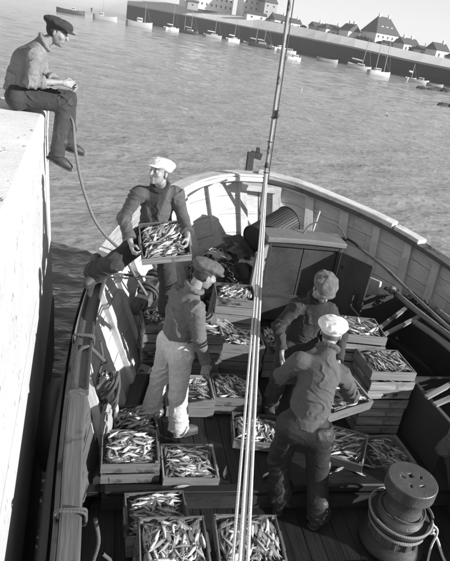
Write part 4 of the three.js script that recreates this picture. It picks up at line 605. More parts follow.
// ---------------------------------------------------------------- people: smooth-joined distance fields, meshed by surface nets
function sdfMesh(prims, cell, o = {}) {
  const lo = V(1e9, 1e9, 1e9), hi = V(-1e9, -1e9, -1e9), pad = cell * 2 + 0.012;
  for (const p of prims) { if (p.sub) continue; const ext = (c, r) => { lo.min(V(c.x - r, c.y - r, c.z - r)); hi.max(V(c.x + r, c.y + r, c.z + r)); }; if (p.c) ext(p.c, Math.max(p.r.x, p.r.y, p.r.z) + pad); else { ext(p.a, p.ra + pad); ext(p.b, p.rb + pad); } }
  const nx = Math.ceil((hi.x - lo.x) / cell) + 1, ny = Math.ceil((hi.y - lo.y) / cell) + 1, nz = Math.ceil((hi.z - lo.z) / cell) + 1, F = new Float32Array(nx * ny * nz).fill(1);
  for (const p of prims) {
    const k = p.k ?? o.k ?? 0.03, mg = k + 0.03, rad = p.c ? Math.max(p.r.x, p.r.y, p.r.z) : Math.max(p.ra, p.rb); let a = p.c || p.a, b = p.c || p.b;
    const i0 = Math.max(0, Math.floor((Math.min(a.x, b.x) - rad - mg - lo.x) / cell)), i1 = Math.min(nx - 1, Math.ceil((Math.max(a.x, b.x) + rad + mg - lo.x) / cell)), j0 = Math.max(0, Math.floor((Math.min(a.y, b.y) - rad - mg - lo.y) / cell)), j1 = Math.min(ny - 1, Math.ceil((Math.max(a.y, b.y) + rad + mg - lo.y) / cell)), k0 = Math.max(0, Math.floor((Math.min(a.z, b.z) - rad - mg - lo.z) / cell)), k1 = Math.min(nz - 1, Math.ceil((Math.max(a.z, b.z) + rad + mg - lo.z) / cell));
    const bax = b.x - a.x, bay = b.y - a.y, baz = b.z - a.z, L2 = bax * bax + bay * bay + baz * baz, L = Math.sqrt(L2) || 1, ux = bax / L, uy = bay / L, uz = baz / L;
    for (let kz = k0; kz <= k1; kz++) for (let j = j0; j <= j1; j++) for (let i = i0; i <= i1; i++) {
      const x = lo.x + i * cell, y = lo.y + j * cell, z = lo.z + kz * cell; let d;
      if (p.c) { const qx = x - a.x, qy = y - a.y, qz = z - a.z; const s0 = Math.hypot(qx / p.r.x, qy / p.r.y, qz / p.r.z), s1 = Math.hypot(qx / p.r.x ** 2, qy / p.r.y ** 2, qz / p.r.z ** 2); d = s1 > 1e-6 ? s0 * (s0 - 1) / s1 : -Math.min(p.r.x, p.r.y, p.r.z); if (p.fold) d -= p.fold[0] * (1 - 2.4 * Math.abs(n3(qx * p.fold[1], qy * p.fold[2] + 5, qz * p.fold[1]))); }
      else {
        let px = x - a.x, py = y - a.y, pz = z - a.z;
        if (p.flat) { const q = px * p.flat.n.x + py * p.flat.n.y + pz * p.flat.n.z, m = q * (p.flat.s - 1); px += p.flat.n.x * m; py += p.flat.n.y * m; pz += p.flat.n.z * m; }
        const al = px * ux + py * uy + pz * uz, h = clamp(al / L); const dx = px - bax * h, dy = py - bay * h, dz = pz - baz * h; d = Math.sqrt(dx * dx + dy * dy + dz * dz) - lerp(p.ra, p.rb, h);
        if (p.fold && d < 0.06 && d > -0.06) { const [am, fa, fp] = p.fold, rx = px - ux * al, ry = py - uy * al, rz = pz - uz * al, sd = p.sd || 0;
          const w = n3(x * 5 + sd, y * 5, z * 5) * 1.5 + n3(x * 13, y * 13 + sd, z * 13) * 0.45, ph = al * fa + (rx + rz * 0.8 + ry * 0.6) * fp + w, rg = 1 - Math.abs(Math.sin(ph * 3.1416)), ends = Math.abs(h - 0.5) * 2, mk = clamp(0.5 + 1.7 * n3(x * 3.6 + 7 + sd, y * 3.6, z * 3.6), 0.08, 1) * (0.5 + 0.5 * ends * ends);
          const r2 = 1 - Math.abs(Math.sin((ph * 2.3 + 1.3 * n3(x * 9, y * 9 + sd, z * 9)) * 3.1416)); d -= 1.05 * am * mk * (1.6 * rg * rg - 0.4) + am * 0.16 * (r2 * r2 - 0.3); }
        if (p.cutB) d = Math.max(d, al - L - (p.cutB === true ? 0 : p.cutB)); if (p.cutA) d = Math.max(d, -al);
      }
      const id = (kz * ny + j) * nx + i, f = F[id];
      if (p.sub) { const hh = Math.max(k - Math.abs(-d - f), 0) / k; F[id] = Math.max(f, -d) + hh * hh * k * 0.25; }
      else { const hh = Math.max(k - Math.abs(d - f), 0) / k; F[id] = Math.min(f, d) - hh * hh * k * 0.25; }
    }
  }
  for (const c of o.cuts || []) for (let kz = 0; kz < nz; kz++) for (let j = 0; j < ny; j++) for (let i = 0; i < nx; i++) { const id = (kz * ny + j) * nx + i; if (F[id] < 0.2) F[id] = Math.max(F[id], (lo.x + i * cell - c.p.x) * c.n.x + (lo.y + j * cell - c.p.y) * c.n.y + (lo.z + kz * cell - c.p.z) * c.n.z); }
  const vi = new Int32Array(nx * ny * nz).fill(-1), P = [], idx = [], at = (i, j, k) => (k * ny + j) * nx + i;
  for (let k = 0; k + 1 < nz; k++) for (let j = 0; j + 1 < ny; j++) for (let i = 0; i + 1 < nx; i++) {
    let neg = 0, sx = 0, sy = 0, sz = 0, n = 0; const c = []; for (let q = 0; q < 8; q++) { const v = F[at(i + (q & 1), j + (q >> 1 & 1), k + (q >> 2))]; c.push(v); if (v < 0) neg++; } if (!neg || neg === 8) continue;
    for (const [u, v] of EDGES) { const a = c[u], b = c[v]; if (a < 0 === b < 0) continue; const t = a / (a - b); sx += lerp(u & 1, v & 1, t); sy += lerp(u >> 1 & 1, v >> 1 & 1, t); sz += lerp(u >> 2, v >> 2, t); n++; }
    vi[at(i, j, k)] = P.length / 3; P.push(lo.x + (i + sx / n) * cell, lo.y + (j + sy / n) * cell, lo.z + (k + sz / n) * cell);
  }
  for (let k = 1; k + 1 < nz; k++) for (let j = 1; j + 1 < ny; j++) for (let i = 1; i + 1 < nx; i++) { const s = F[at(i, j, k)] < 0; const quad = (a, b, c, d, fl) => { if (a < 0 || b < 0 || c < 0 || d < 0) return; fl ? idx.push(a, b, c, a, c, d) : idx.push(a, c, b, a, d, c); };
    if (s !== F[at(i + 1, j, k)] < 0) quad(vi[at(i, j - 1, k - 1)], vi[at(i, j, k - 1)], vi[at(i, j, k)], vi[at(i, j - 1, k)], s);
    if (s !== F[at(i, j + 1, k)] < 0) quad(vi[at(i - 1, j, k - 1)], vi[at(i - 1, j, k)], vi[at(i, j, k)], vi[at(i, j, k - 1)], s);
    if (s !== F[at(i, j, k + 1)] < 0) quad(vi[at(i - 1, j - 1, k)], vi[at(i, j - 1, k)], vi[at(i, j, k)], vi[at(i - 1, j, k)], s); }
  const g = new THREE.BufferGeometry(); g.setAttribute('position', new THREE.Float32BufferAttribute(P, 3)); g.setIndex(idx); g.computeVertexNormals(); return g;
}
const EDGES = [[0, 1], [2, 3], [4, 5], [6, 7], [0, 2], [1, 3], [4, 6], [5, 7], [0, 4], [1, 5], [2, 6], [3, 7]];
function clothUV(g) { const p = g.attributes.position, n = g.attributes.normal, uv = new Float32Array(p.count * 2); for (let i = 0; i < p.count; i++) { const x = p.getX(i), y = p.getY(i), z = p.getZ(i); uv[i * 2] = 0.8 * x - 0.75 * z; uv[i * 2 + 1] = y + 0.25 * z + 0.2 * x; } g.setAttribute('uv', new THREE.BufferAttribute(uv, 2)); return g; }
function colour(g, fn) { if (!g.attributes.uv) clothUV(g); const p = g.attributes.position, c = new Float32Array(p.count * 3); for (let i = 0; i < p.count; i++) { const v = fn(p.getX(i), p.getY(i), p.getZ(i)); c[i * 3] = c[i * 3 + 1] = c[i * 3 + 2] = v; } g.setAttribute('color', new THREE.BufferAttribute(c, 3)); return g; }
const cap = (a, b, ra, rb = ra, o = {}) => ({ a, b, ra, rb, ...o });
const ell = (x, y, z, rx, ry, rz, o = {}) => ({ c: V(x, y, z), r: V(rx, ry, rz), ...o });
const clothMat = (rough = 0.92) => new THREE.MeshPhysicalMaterial({ vertexColors: true, roughness: rough, sheen: 0.25, sheenColor: G(0.5), sheenRoughness: 0.6, bumpMap: T_cloth, bumpScale: 0.006 });
const MC = clothMat(), MOil = new THREE.MeshStandardMaterial({ vertexColors: true, roughness: 0.62, bumpMap: T_cloth, bumpScale: 0.006 }), MSkin = new THREE.MeshStandardMaterial({ vertexColors: true, roughness: 0.55 });
const cloth = (v, o = {}) => (x, y, z) => { let c = v * (1 + 0.12 * n3(x * 5, y * 5, z * 5) + 0.14 * n3(x * 23, y * 23, z * 23) + 0.22 * n3(x * 85, y * 70, z * 70)); if (o.specks) { const m = n3(x * 9 + 3, y * 7, z * 9) + 0.55 * n3(x * 55, y * 55, z * 55); if (m > o.specks) c += (o.sv ?? 0.12) * Math.min(1, (m - o.specks) * 5); } if (o.zone) c = o.zone(x, y, z, c); return Math.max(c, v * 0.25); };
function headGeo() {
  const P = [ell(0, 0.032, -0.012, 0.075, 0.096, 0.098), ell(0, -0.045, 0.022, 0.060, 0.072, 0.070, { k: 0.03 }), cap(V(0, 0.012, 0.088), V(0, -0.026, 0.112), 0.011, 0.016, { k: 0.012 }), cap(V(-0.032, 0.027, 0.080), V(0.032, 0.027, 0.080), 0.012, 0.012, { k: 0.012 }), ell(0.045, -0.02, 0.06, 0.022, 0.02, 0.022, { k: 0.02 }), ell(-0.045, -0.02, 0.06, 0.022, 0.02, 0.022, { k: 0.02 }), ell(0, -0.098, 0.068, 0.024, 0.018, 0.02, { k: 0.02 }), cap(V(-0.019, -0.061, 0.088), V(0.019, -0.061, 0.088), 0.006, 0.006, { k: 0.008 }), cap(V(-0.016, -0.074, 0.086), V(0.016, -0.074, 0.086), 0.007, 0.007, { k: 0.008 }),
    ell(0.078, -0.008, -0.008, 0.008, 0.027, 0.016, { k: 0.008 }), ell(-0.078, -0.008, -0.008, 0.008, 0.027, 0.016, { k: 0.008 }), ell(0.030, 0.006, 0.102, 0.018, 0.011, 0.016, { sub: true, k: 0.012 }), ell(-0.030, 0.006, 0.102, 0.018, 0.011, 0.016, { sub: true, k: 0.012 }), ell(0.030, 0.006, 0.080, 0.0125, 0.010, 0.0125, { k: 0.003 }), ell(-0.030, 0.006, 0.080, 0.0125, 0.010, 0.0125, { k: 0.003 })];
  return sdfMesh(P, 0.0042, { k: 0.02 });
}
const HEAD = headGeo();
const skinFn = (v) => (x, y, z) => { let c = v * (1 + 0.15 * n3(x * 30, y * 30, z * 30)); if (z > 0.06) { const ax = Math.abs(x); if (Math.hypot(ax - 0.030, y - 0.006) < 0.009) c = 0.03; else if (ax > 0.012 && ax < 0.05 && Math.abs(y - 0.030) < 0.007) c *= 0.35; else if (ax < 0.024 && Math.abs(y + 0.067) < 0.004) c *= 0.35; } if (y < -0.04 && n3(x * 60, y * 60, z * 60) > -0.1) c *= 0.78; return c; };
const HAIR = sdfMesh([ell(0, 0.022, -0.016, 0.080, 0.095, 0.097)], 0.006, { cuts: [{ p: V(0, -0.045, 0), n: V(0, -1, 0.25).normalize() }, { p: V(0, 0.02, 0.018), n: V(0, -0.3, 1).normalize() }] });
function capGeo(visor = 1, puff = 1, flop = 0) {
  const t = [ell(0, 0.052, -0.030, 0.087, 0.058, 0.084, { k: 0.02 }), ell(flop * 0.012, 0.086, -0.008 - 0.012 * (puff - 1), 0.104 * puff, 0.047, 0.126 * puff, { k: 0.03, fold: [0.006, 15, 22] }), ell(0, 0.070, 0.055, 0.092, 0.034, 0.070, { k: 0.03, fold: [0.003, 16, 20] }), ell(0, 0.043, 0.118, 0.070, 0.0085, 0.048 * visor, { k: 0.008 }), ell(0, 0.052, 0.092, 0.074, 0.012, 0.04, { k: 0.015 })];
  if (flop) for (let i = 0; i < 8; i++) { const a = i / 8 * 6.283; t.push(cap(V(0.012, 0.134, -0.01), V(0.012 + Math.sin(a) * 0.09, 0.105, -0.01 + Math.cos(a) * 0.105), 0.008, 0.010, { k: 0.022 })); }
  const g = sdfMesh(t, 0.005, { k: 0.02 }); g.rotateX(-0.05); return g; }
const CAPS = { flat: capGeo(1, 1), big: capGeo(1.15, 1.14), puffy: capGeo(0.8, 0.98, 1) };
function handGeo(curl = [0.45, 0.5, 0.35], thumb = 0.4, spread = 0.06) {
  const P = [cap(V(0, -0.03, 0), V(0, 0.02, 0), 0.026, 0.026, { k: 0.02, flat: { n: V(0, 0, 1), s: 1.3 } })], xs = [0.030, 0.010, -0.010, -0.029], sc = [0.95, 1.06, 0.98, 0.78];
  xs.forEach((x, i) => { const k = V(x, 0.088 - 0.006 * Math.abs(i - 1), 0); P.push(cap(V(x * 0.55, 0.0, 0), k, 0.0145, 0.0115, { k: 0.014 })); let p = k, a = curl[0] * (1 + 0.12 * i), dir = (an) => V(spread * (1.2 - i) * Math.cos(an), Math.cos(an), Math.sin(an)).normalize(); [0.042, 0.027, 0.021].forEach((l, s) => { const q = p.clone().addScaledVector(dir(a), l * sc[i]); P.push(cap(p, q, 0.0098 - s * 0.001, 0.009 - s * 0.001, { k: 0.004 })); p = q; a += curl[s + 1] ?? 0.3; }); });
  const t0 = V(0.022, 0.018, 0.006), t1 = V(0.050, 0.050, 0.012 + 0.03 * thumb), t2 = t1.clone().add(V(0.008 - 0.02 * thumb, 0.032, 0.012 * thumb + 0.006)); P.push(cap(t0, t1, 0.015, 0.0115, { k: 0.012 }), cap(t1, t2, 0.0108, 0.009, { k: 0.004 }));
  return sdfMesh(P, 0.0036, { k: 0.01 });
}
const HANDS = { relaxed: handGeo([0.35, 0.45, 0.3], 0.4), grip: handGeo([0.75, 0.85, 0.5], 0.8), clasp: handGeo([0.6, 0.7, 0.45], 0.6, 0.03) };
function basis(y, z) { const Y = y.clone().normalize(), X = Y.clone().cross(z).normalize(), Z = X.clone().cross(Y); return new THREE.Matrix4().makeBasis(X, Y, Z); }
function bootGeo() { return sdfMesh([cap(V(0, 0.14, -0.005), V(0, 0.0, -0.005), 0.058, 0.050), cap(V(0, -0.045, -0.03), V(0, -0.055, 0.10), 0.048, 0.044, { flat: { n: V(1, 0, 0), s: 1.1 } }), cap(V(0, -0.05, 0.09), V(0.005, -0.058, 0.165), 0.046, 0.036)], 0.008, { k: 0.045, cuts: [{ p: V(0, -0.082, 0), n: V(0, -1, 0) }] }); }
const BOOT = bootGeo(), SOLE = sdfMesh([cap(V(0, -0.088, -0.04), V(0, -0.088, 0.05), 0.046, 0.046), cap(V(0, -0.088, 0.06), V(0.005, -0.088, 0.165), 0.050, 0.042)], 0.008, { k: 0.03, cuts: [{ p: V(0, -0.096, 0), n: V(0, -1, 0) }, { p: V(0, -0.079, 0), n: V(0, 1, 0) }] });

function person(label, base, J, S, fine = 1) {
  const g = thing('person', label, 'person', base, S.group), b = V(...base), q = {}; for (const k in J) if (Array.isArray(J[k]) && J[k].length === 3) q[k] = V(...J[k]).sub(b);
  const f = V(...S.face).normalize(), ff = { n: f, s: S.flat ?? 1.15 }, up = V(0, 1, 0);
  const mid = (a, c, t) => a.clone().lerp(c, t);
  const hd = V(...(S.look || S.face)).normalize(); const tilt = S.tilt || 0; const hx = up.clone().cross(hd).normalize(), hy = hd.clone().cross(hx).normalize(); const HM = new THREE.Matrix4().makeBasis(hx, hy, hd).multiply(new THREE.Matrix4().makeRotationZ(tilt)).setPosition(q.head);
  // body: head, neck, trunk, limbs and hands in one surface list
  const parts = []; const hg = HEAD.clone(); colour(hg, skinFn(S.skin ?? 0.30)); hg.applyMatrix4(HM); parts.push(hg);
  const nk = V(0, -0.075, -0.03).applyMatrix4(HM);
  const core = [cap(q.neck, nk, 0.056, 0.052), cap(mid(q.hip, q.chest, 0.1), q.chest, 0.10, 0.11, { flat: ff }), cap(q.chest, q.neck, 0.09, 0.05), cap(q.shL, q.shR, 0.055, 0.055)];
  for (const s of ['L', 'R']) { core.push(cap(q['sh' + s], q['el' + s], 0.046, 0.040), cap(q['el' + s], q['wr' + s], 0.041, 0.027), cap(q['hip' + s], q['kn' + s], 0.075, 0.052), cap(q['kn' + s], q['an' + s], 0.05, 0.038)); }
  parts.push(colour(sdfMesh(core, 0.013, { k: 0.03 }), cloth(S.skin ?? 0.30)));
  for (const s of ['L', 'R']) { const hs = S['hand' + s] || {}; const h = (HANDS[hs.pose || 'relaxed']).clone(); if (s === 'L') { h.scale(-1, 1, 1); const ix = h.index; for (let i = 0; i < ix.count; i += 3) { const t = ix.getX(i); ix.setX(i, ix.getX(i + 1)); ix.setX(i + 1, t); } } const dir = hs.dir ? V(...hs.dir) : q['wr' + s].clone().sub(q['el' + s]); const pal = V(...(hs.palm || [s === 'L' ? -1 : 1, 0, 0])); colour(h, (x, y, z) => (S.skin ?? 0.3) * (1 + 0.2 * n3(x * 60, y * 60, z * 60))); h.applyMatrix4(basis(dir, pal).setPosition(q['wr' + s].clone().addScaledVector(dir.clone().normalize(), 0.028))); h.computeVertexNormals(); parts.push(h); }
  mesh('body', mergeGeometries(parts.map(p => { p.deleteAttribute('uv'); return p; })), MSkin, g);
  const hair = HAIR.clone(); colour(hair, cloth(S.hair ?? 0.04)); hair.applyMatrix4(HM); mesh('hair', hair, MC, g);
  const cp = CAPS[S.cap || 'flat'].clone(); colour(cp, cloth(S.capV ?? 0.05, { specks: S.capSpeck })); cp.rotateX(S.capTilt ?? 0); cp.applyMatrix4(HM); mesh('cap', cp, MC, g);
  // trousers
  const T = [cap(q.hipL, q.hipR, 0.118, 0.118, { flat: { n: f, s: 1.12 } }), cap(q.hip, mid(q.hip, q.chest, S.waist ?? 0.35), 0.135, 0.142, { flat: { n: f, s: 1.15 }, fold: [0.010, 5, 7], cutB: true })], tw = S.tw ?? 1;
  for (const s of ['L', 'R']) { const h = q['hip' + s], k = q['kn' + s], a = q['an' + s]; T.push(cap(h, k, 0.104 * tw, 0.080 * tw, { fold: [0.016, 6, 6], k: 0.05, sd: s === 'L' ? 3 : 0 }), cap(k, a, 0.078 * tw, (S.hem ?? 0.078) * tw, { fold: [0.017, 7, 7], cutB: S.hemCut ?? 0.02, k: 0.035, sd: 9 })); }
  mesh('trousers', colour(sdfMesh(T, 0.0070 / fine, { k: 0.045 }), cloth(S.trV ?? 0.05, { specks: S.trSpeck, sv: S.trSV })), S.oil ? MOil : MC, g);
  // jacket
  const lowJ = q.hip.clone().lerp(q.chest, S.hemJ ?? 0.05), Jk = [cap(lowJ, mid(q.hip, q.chest, 0.55), 0.143, 0.148, { flat: ff, fold: [0.016, 7, 6], cutA: true }), cap(mid(q.hip, q.chest, 0.5), q.chest, 0.148, 0.152, { flat: ff, fold: [0.015, 6, 6] }), cap(mid(q.shL, q.shR, 0.12), mid(q.shL, q.shR, 0.88), 0.070, 0.070, { fold: [0.010, 7, 8], k: 0.06 }), cap(q.chest, q.neck, 0.13, 0.07, { k: 0.06 }), cap(lowJ, lowJ.clone().lerp(q.chest, 0.16), 0.152, 0.152, { flat: ff, cutA: true, cutB: true, k: 0.006, fold: [0.005, 4, 16] })];
  for (const s of ['L', 'R']) { const sh = q['sh' + s], e = q['el' + s], w = q['wr' + s]; const end = S.sleeve ? mid(e, w, S.sleeve) : w; Jk.push(cap(sh, e, 0.072, 0.058, { fold: [0.014, 11, 6], k: 0.04 }), cap(e, end, 0.058, S.sleeve ? 0.060 : 0.048, { fold: [0.014, 13, 6], cutB: true, k: 0.03, sd: s === 'L' ? 4 : 1 })); Jk.push(cap(end.clone().addScaledVector(w.clone().sub(e).normalize(), -0.045), end, (S.sleeve ? 0.060 : 0.052), (S.sleeve ? 0.060 : 0.052), { cutA: true, cutB: true, k: 0.005 })); if (S.sleeve) Jk.push(cap(end.clone().addScaledVector(w.clone().sub(e).normalize(), -0.035), end, 0.066, 0.066, { cutB: true, cutA: true, k: 0.01, fold: [0.005, 30, 8] })); }
  const ax = nk.clone().sub(q.neck).normalize(), cx = f.clone().cross(ax).normalize(), cz = ax.clone().cross(cx).normalize(); let prev = null; for (let i = 0; i <= 14; i++) { const a = (-1.15 + 2.3 * i / 14) * Math.PI * 0.82; const c = q.neck.clone().addScaledVector(cx, Math.sin(a) * 0.078).addScaledVector(cz, Math.cos(a) * 0.078 * (S.backSign ?? 1)).addScaledVector(ax, 0.028); if (prev) Jk.push(cap(prev, c, 0.019, 0.019, { k: 0.012 })); prev = c; }
  const vn = S.vneck, jf = cloth(S.jkV ?? 0.12, { specks: S.jkSpeck, sv: S.jkSV, zone: vn ? (x, y, z, c) => { const p = V(x, y, z).sub(q.neck), u = Math.abs(p.dot(cx) - (vn.o || 0)), v = p.dot(ax), fr = p.dot(f); if (fr > 0.02 && v < 0.05 && v > -vn.d) { const w = vn.w * (1 + v / vn.d); if (u < w - 0.016) return vn.v * (1 + 0.3 * n3(x * 40, y * 40, z * 40)); if (u < w + 0.006) return vn.e; } return c; } : null });
  mesh('jacket', colour(sdfMesh(Jk, 0.0070 / fine, { k: 0.045 }), jf), S.jkOil ? MOil : MC, g);
  for (const s of ['L', 'R']) { const t = S['toe' + s] ? V(...S['toe' + s]) : f.clone(), u = S['footUp' + s] ? V(...S['footUp' + s]) : up; const Z = t.clone().normalize(), X = u.clone().cross(Z).normalize(), Y = Z.clone().cross(X); const m = new THREE.Matrix4().makeBasis(X, Y, Z).setPosition(q['an' + s]); const bt = BOOT.clone(); colour(bt, cloth(S.btV ?? 0.045)); bt.applyMatrix4(m); const bo = mesh('boot', bt, MOil, g); const so = SOLE.clone(); colour(so, () => 0.03); so.applyMatrix4(m); mesh('sole', so, MOil, bo); }
  return { g, q, f, HM };
}
const off = (a, d, s) => [a[0] + d[0] * s, a[1] + d[1] * s, a[2] + d[2] * s];

// the man on the quay
person('man in flat cap and pale shirt sitting on the quay edge with hands clasped', [-1.0, 3.33, -6.2], {
  hip: [-1.02, 3.46, -6.2], hipL: [-1.0, 3.46, -6.31], hipR: [-1.0, 3.46, -6.09], knL: [-0.53, 3.47, -6.36], knR: [-0.545, 3.46, -6.04], anL: [-0.52, 3.03, -6.33], anR: [-0.60, 2.95, -6.05],
  chest: [-0.92, 3.79, -6.2], neck: [-0.79, 3.99, -6.2], head: [-0.65, 4.11, -6.2], shL: [-0.83, 3.89, -6.37], shR: [-0.83, 3.89, -6.03], elL: [-0.80, 3.65, -6.44], elR: [-0.86, 3.64, -5.97], wrL: [-0.56, 3.64, -6.24], wrR: [-0.59, 3.66, -6.10]
}, { face: [1, 0, 0.02], look: [1, -0.30, 0.12], flat: 1.0, cap: 'big', capV: 0.035, skin: 0.27, jkV: 0.20, sleeve: 0.45, trV: 0.045, btV: 0.04, toeR: [1, -0.45, 0.12], toeL: [1, -0.25, 0], footUpR: [0.35, 1, 0], handL: { pose: 'clasp', palm: [0, -0.3, 1], dir: [1, -0.15, 0.45] }, handR: { pose: 'clasp', palm: [0, -0.2, -1], dir: [1, -0.1, -0.35] }, hem: 0.075, waist: 0.3 });

// the man at the port rail lifting a crate
person('man in white flat cap and dark jersey lifting a sardine crate at the port rail', [0.5, 1.45, -5.42], {
  hip: [0.43, 2.36, -5.42], hipL: [0.53, 2.35, -5.45], hipR: [0.33, 2.35, -5.38], knL: [0.62, 1.95, -5.34], knR: [0.07, 2.22, -5.02], anL: [0.68, 1.545, -5.42], anR: [-0.115, 2.02, -5.20],
  chest: [0.43, 2.70, -5.33], neck: [0.43, 2.955, -5.25], head: [0.41, 3.10, -5.15], shL: [0.60, 2.87, -5.30], shR: [0.225, 2.85, -5.24], elL: [0.695, 2.63, -5.24], elR: [0.115, 2.59, -5.23], wrL: [0.725, 2.55, -5.02], wrR: [0.195, 2.42, -5.04]
}, { face: [-0.12, 0, 1], look: [-0.95, 0.22, 0.75], cap: 'flat', capV: 0.72, skin: 0.30, hair: 0.1, flat: 1.0, vneck: { w: 0.075, d: 0.2, v: 0.035, e: 0.035 }, jkV: 0.085, trV: 0.035, tw: 1.12, hem: 0.105, hemCut: 0.0, btV: 0.05, toeR: [-0.55, -0.1, 1], toeL: [0.2, 0, 1], handL: { pose: 'grip', palm: [-1, 0, 0.1], dir: [-0.1, -0.65, 0.7] }, handR: { pose: 'grip', palm: [1, 0.1, 0], dir: [0.22, -0.5, 0.75] }, sleeve: 0.86 });


// the man in pale trousers
{ const f = [0.90, 0, -0.43], r = [0.43, 0, 0.90];
person('man in cloth cap and pale trousers standing in profile among the crates', [0.64, D, -4.22], {
  hip: [0.63, 1.80, -4.22], hipL: off([0.63, 1.79, -4.22], r, -0.10), hipR: off([0.63, 1.79, -4.22], r, 0.10), knL: [0.545, 1.37, -4.34], knR: [0.695, 1.36, -4.10], anL: [0.50, 1.0, -4.36], anR: [0.745, 0.998, -4.12],
  chest: [0.655, 2.14, -4.22], neck: [0.71, 2.365, -4.22], head: [0.80, 2.505, -4.235], shL: off([0.675, 2.25, -4.22], r, -0.165), shR: off([0.675, 2.25, -4.22], r, 0.165), elL: [0.78, 2.02, -4.46], elR: [0.795, 2.0, -4.04], wrL: [1.0, 1.93, -4.50], wrR: [0.885, 1.755, -4.06]
}, { face: f, look: [0.90, -0.36, -0.28], cap: 'big', capV: 0.10, skin: 0.27, jkV: 0.115, trV: 0.52, waist: 0.62, hemJ: 0.42, tw: 1.04, hem: 0.092, hemCut: 0.0, btV: 0.06, toeR: [0.93, 0, -0.2], toeL: [0.85, 0, -0.5], handR: { pose: 'relaxed', palm: [0, 0.1, -1], dir: [0.12, -1, -0.02] }, handL: { pose: 'relaxed', palm: [0, 0, 1] }, btV: 0.06 }); }

// the man in the dark jacket facing aft
person('man in puffy cloth cap and dark jacket facing aft with head bowed', [1.88, D, -4.5], {
  hip: [1.87, 1.72, -4.52], hipL: [1.97, 1.71, -4.5], hipR: [1.77, 1.71, -4.52], knL: [2.0, 1.33, -4.44], knR: [1.74, 1.33, -4.46], anL: [2.0, 0.997, -4.54], anR: [1.72, 0.997, -4.52],
  chest: [1.90, 2.06, -4.47], neck: [1.915, 2.26, -4.42], head: [1.905, 2.415, -4.33], shL: [2.075, 2.145, -4.43], shR: [1.745, 2.165, -4.44], elL: [2.20, 1.93, -4.32], elR: [1.585, 1.97, -4.38], wrL: [2.12, 1.80, -4.10], wrR: [1.625, 1.79, -4.26]
}, { face: [-0.12, 0, 1], look: [0.12, -0.48, 0.85], tilt: 0.12, cap: 'puffy', capV: 0.13, skin: 0.27, vneck: { w: 0.09, d: 0.34, v: 0.015, e: 0.015, o: -0.02 }, jkV: 0.038, trV: 0.04, hemJ: -0.15, tw: 1.05, handR: { pose: 'relaxed', palm: [0.8, 0, 0.4], dir: [0.12, -1, 0.25] }, handL: { pose: 'grip', palm: [-0.2, -1, 0] } });

// the bending man in the white cap
{ const r = [0.96, -0.12, 0.2];
person('bending man in white cap and grey jacket with his back turned', [1.7, LOW, -3.3], {
  hip: [1.585, 1.68, -3.30], hipL: [1.49, 1.67, -3.33], hipR: [1.685, 1.665, -3.26], knL: [1.50, 1.24, -3.44], knR: [1.79, 1.24, -3.29], anL: [1.56, 0.858, -3.36], anR: [1.85, 0.858, -3.19],
  chest: [1.665, 2.05, -3.46], neck: [1.735, 2.22, -3.57], head: [1.78, 2.325, -3.675], shL: [1.495, 2.16, -3.51], shR: [1.885, 2.045, -3.51], elL: [1.405, 1.98, -3.56], elR: [2.03, 1.84, -3.53], wrL: [1.60, 1.84, -3.74], wrR: [2.06, 1.70, -3.70]
}, { face: [0.30, -0.35, -0.92], look: [0.42, -0.42, -0.85], capTilt: -0.32, cap: 'big', capV: 0.80, skin: 0.28, hair: 0.12, jkV: 0.085, trV: 0.02, oil: true, tw: 1.1, hem: 0.085, hemCut: 0.02, hemJ: 0.0, waist: 0.3, toeR: [0.8, 0, -0.6], toeL: [0.3, 0, -0.95], handL: { pose: 'grip', palm: [0.5, -0.5, 0] }, handR: { pose: 'grip', palm: [-1, 0, 0] } }); }

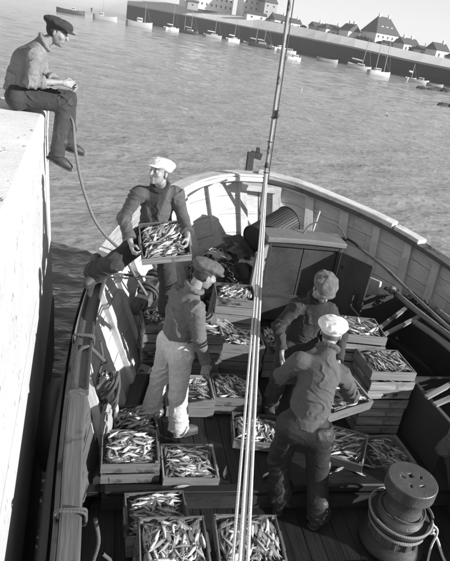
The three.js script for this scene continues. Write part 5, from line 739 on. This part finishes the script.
// the man bending beyond the capstan, mostly out of the picture
person('man in plain grey smock crouching by the end of the long pen board', [3.36, LOW, -3.1], {
  hip: [3.38, 1.22, -3.10], hipL: [3.28, 1.21, -3.11], hipR: [3.48, 1.21, -3.09], knL: [3.24, 1.24, -3.50], knR: [3.54, 1.22, -3.50], anL: [3.26, 0.858, -3.14], anR: [3.52, 0.858, -3.14],
  chest: [3.23, 1.50, -3.29], neck: [3.26, 1.68, -3.38], head: [3.36, 1.83, -3.44], shL: [3.09, 1.60, -3.36], shR: [3.42, 1.62, -3.34], elL: [3.05, 1.38, -3.42], elR: [3.52, 1.38, -3.42], wrL: [3.2, 1.26, -3.6], wrR: [3.48, 1.26, -3.6]
}, { face: [0.15, 0, -0.98], cap: 'flat', capV: 0.1, jkV: 0.09, trV: 0.06, handL: {}, handR: {} }).g.position.x -= 0.08;

// a small figure on a far boat
function farPerson(label, x, y, z, v, tv) { const g = thing('person', label, 'person', [x, y, z]); const P = [cap(V(-0.1, 0.05, 0), V(-0.09, 0.85, 0), 0.07, 0.10), cap(V(0.14, 0.05, 0.1), V(0.09, 0.85, 0), 0.07, 0.10), cap(V(0, 0.9, 0), V(0, 1.36, 0), 0.16, 0.19), cap(V(-0.2, 1.4, 0), V(-0.28, 0.95, 0.1), 0.07, 0.05), cap(V(0.2, 1.4, 0), V(0.3, 0.98, 0.1), 0.07, 0.05), cap(V(0, 1.4, 0), V(0, 1.56, 0), 0.06, 0.06), ell(0, 1.64, 0.01, 0.085, 0.12, 0.1)]; const b = sdfMesh(P, 0.03, { k: 0.05 }); colour(b, (a, c) => c > 1.52 ? 0.28 : c > 0.86 ? v : tv); mesh('body', b, MC, g); return g; }
farPerson('tiny standing figure in dark clothes on a far white boat', -12.3, 2.1, -228.6, 0.04, 0.03);
// ---------------------------------------------------------------- gulls and floats on the water
for (const [x, z] of [[17, -54.8], [20.9, -43.4], [36, -67.1]]) { const g = thing('gull', 'small pale gull floating on the harbour water', 'gull', [x, 0.02, z], 'gulls floating on the water'); g.rotation.y = x; const b = sdfMesh([cap(V(-0.14, 0.05, 0), V(0.10, 0.07, 0), 0.03, 0.07), cap(V(0.12, 0.09, 0), V(0.16, 0.19, 0), 0.03, 0.026), ell(0.18, 0.21, 0, 0.04, 0.032, 0.03)], 0.014, { k: 0.03 }); mesh('body', b, FM.white, g); mesh('bill', (() => { const c = new THREE.ConeGeometry(0.012, 0.05, 6); c.rotateZ(-1.57); c.translate(0.235, 0.205, 0); return c; })(), FM.wood, g); }

renderer.render(scene, camera);
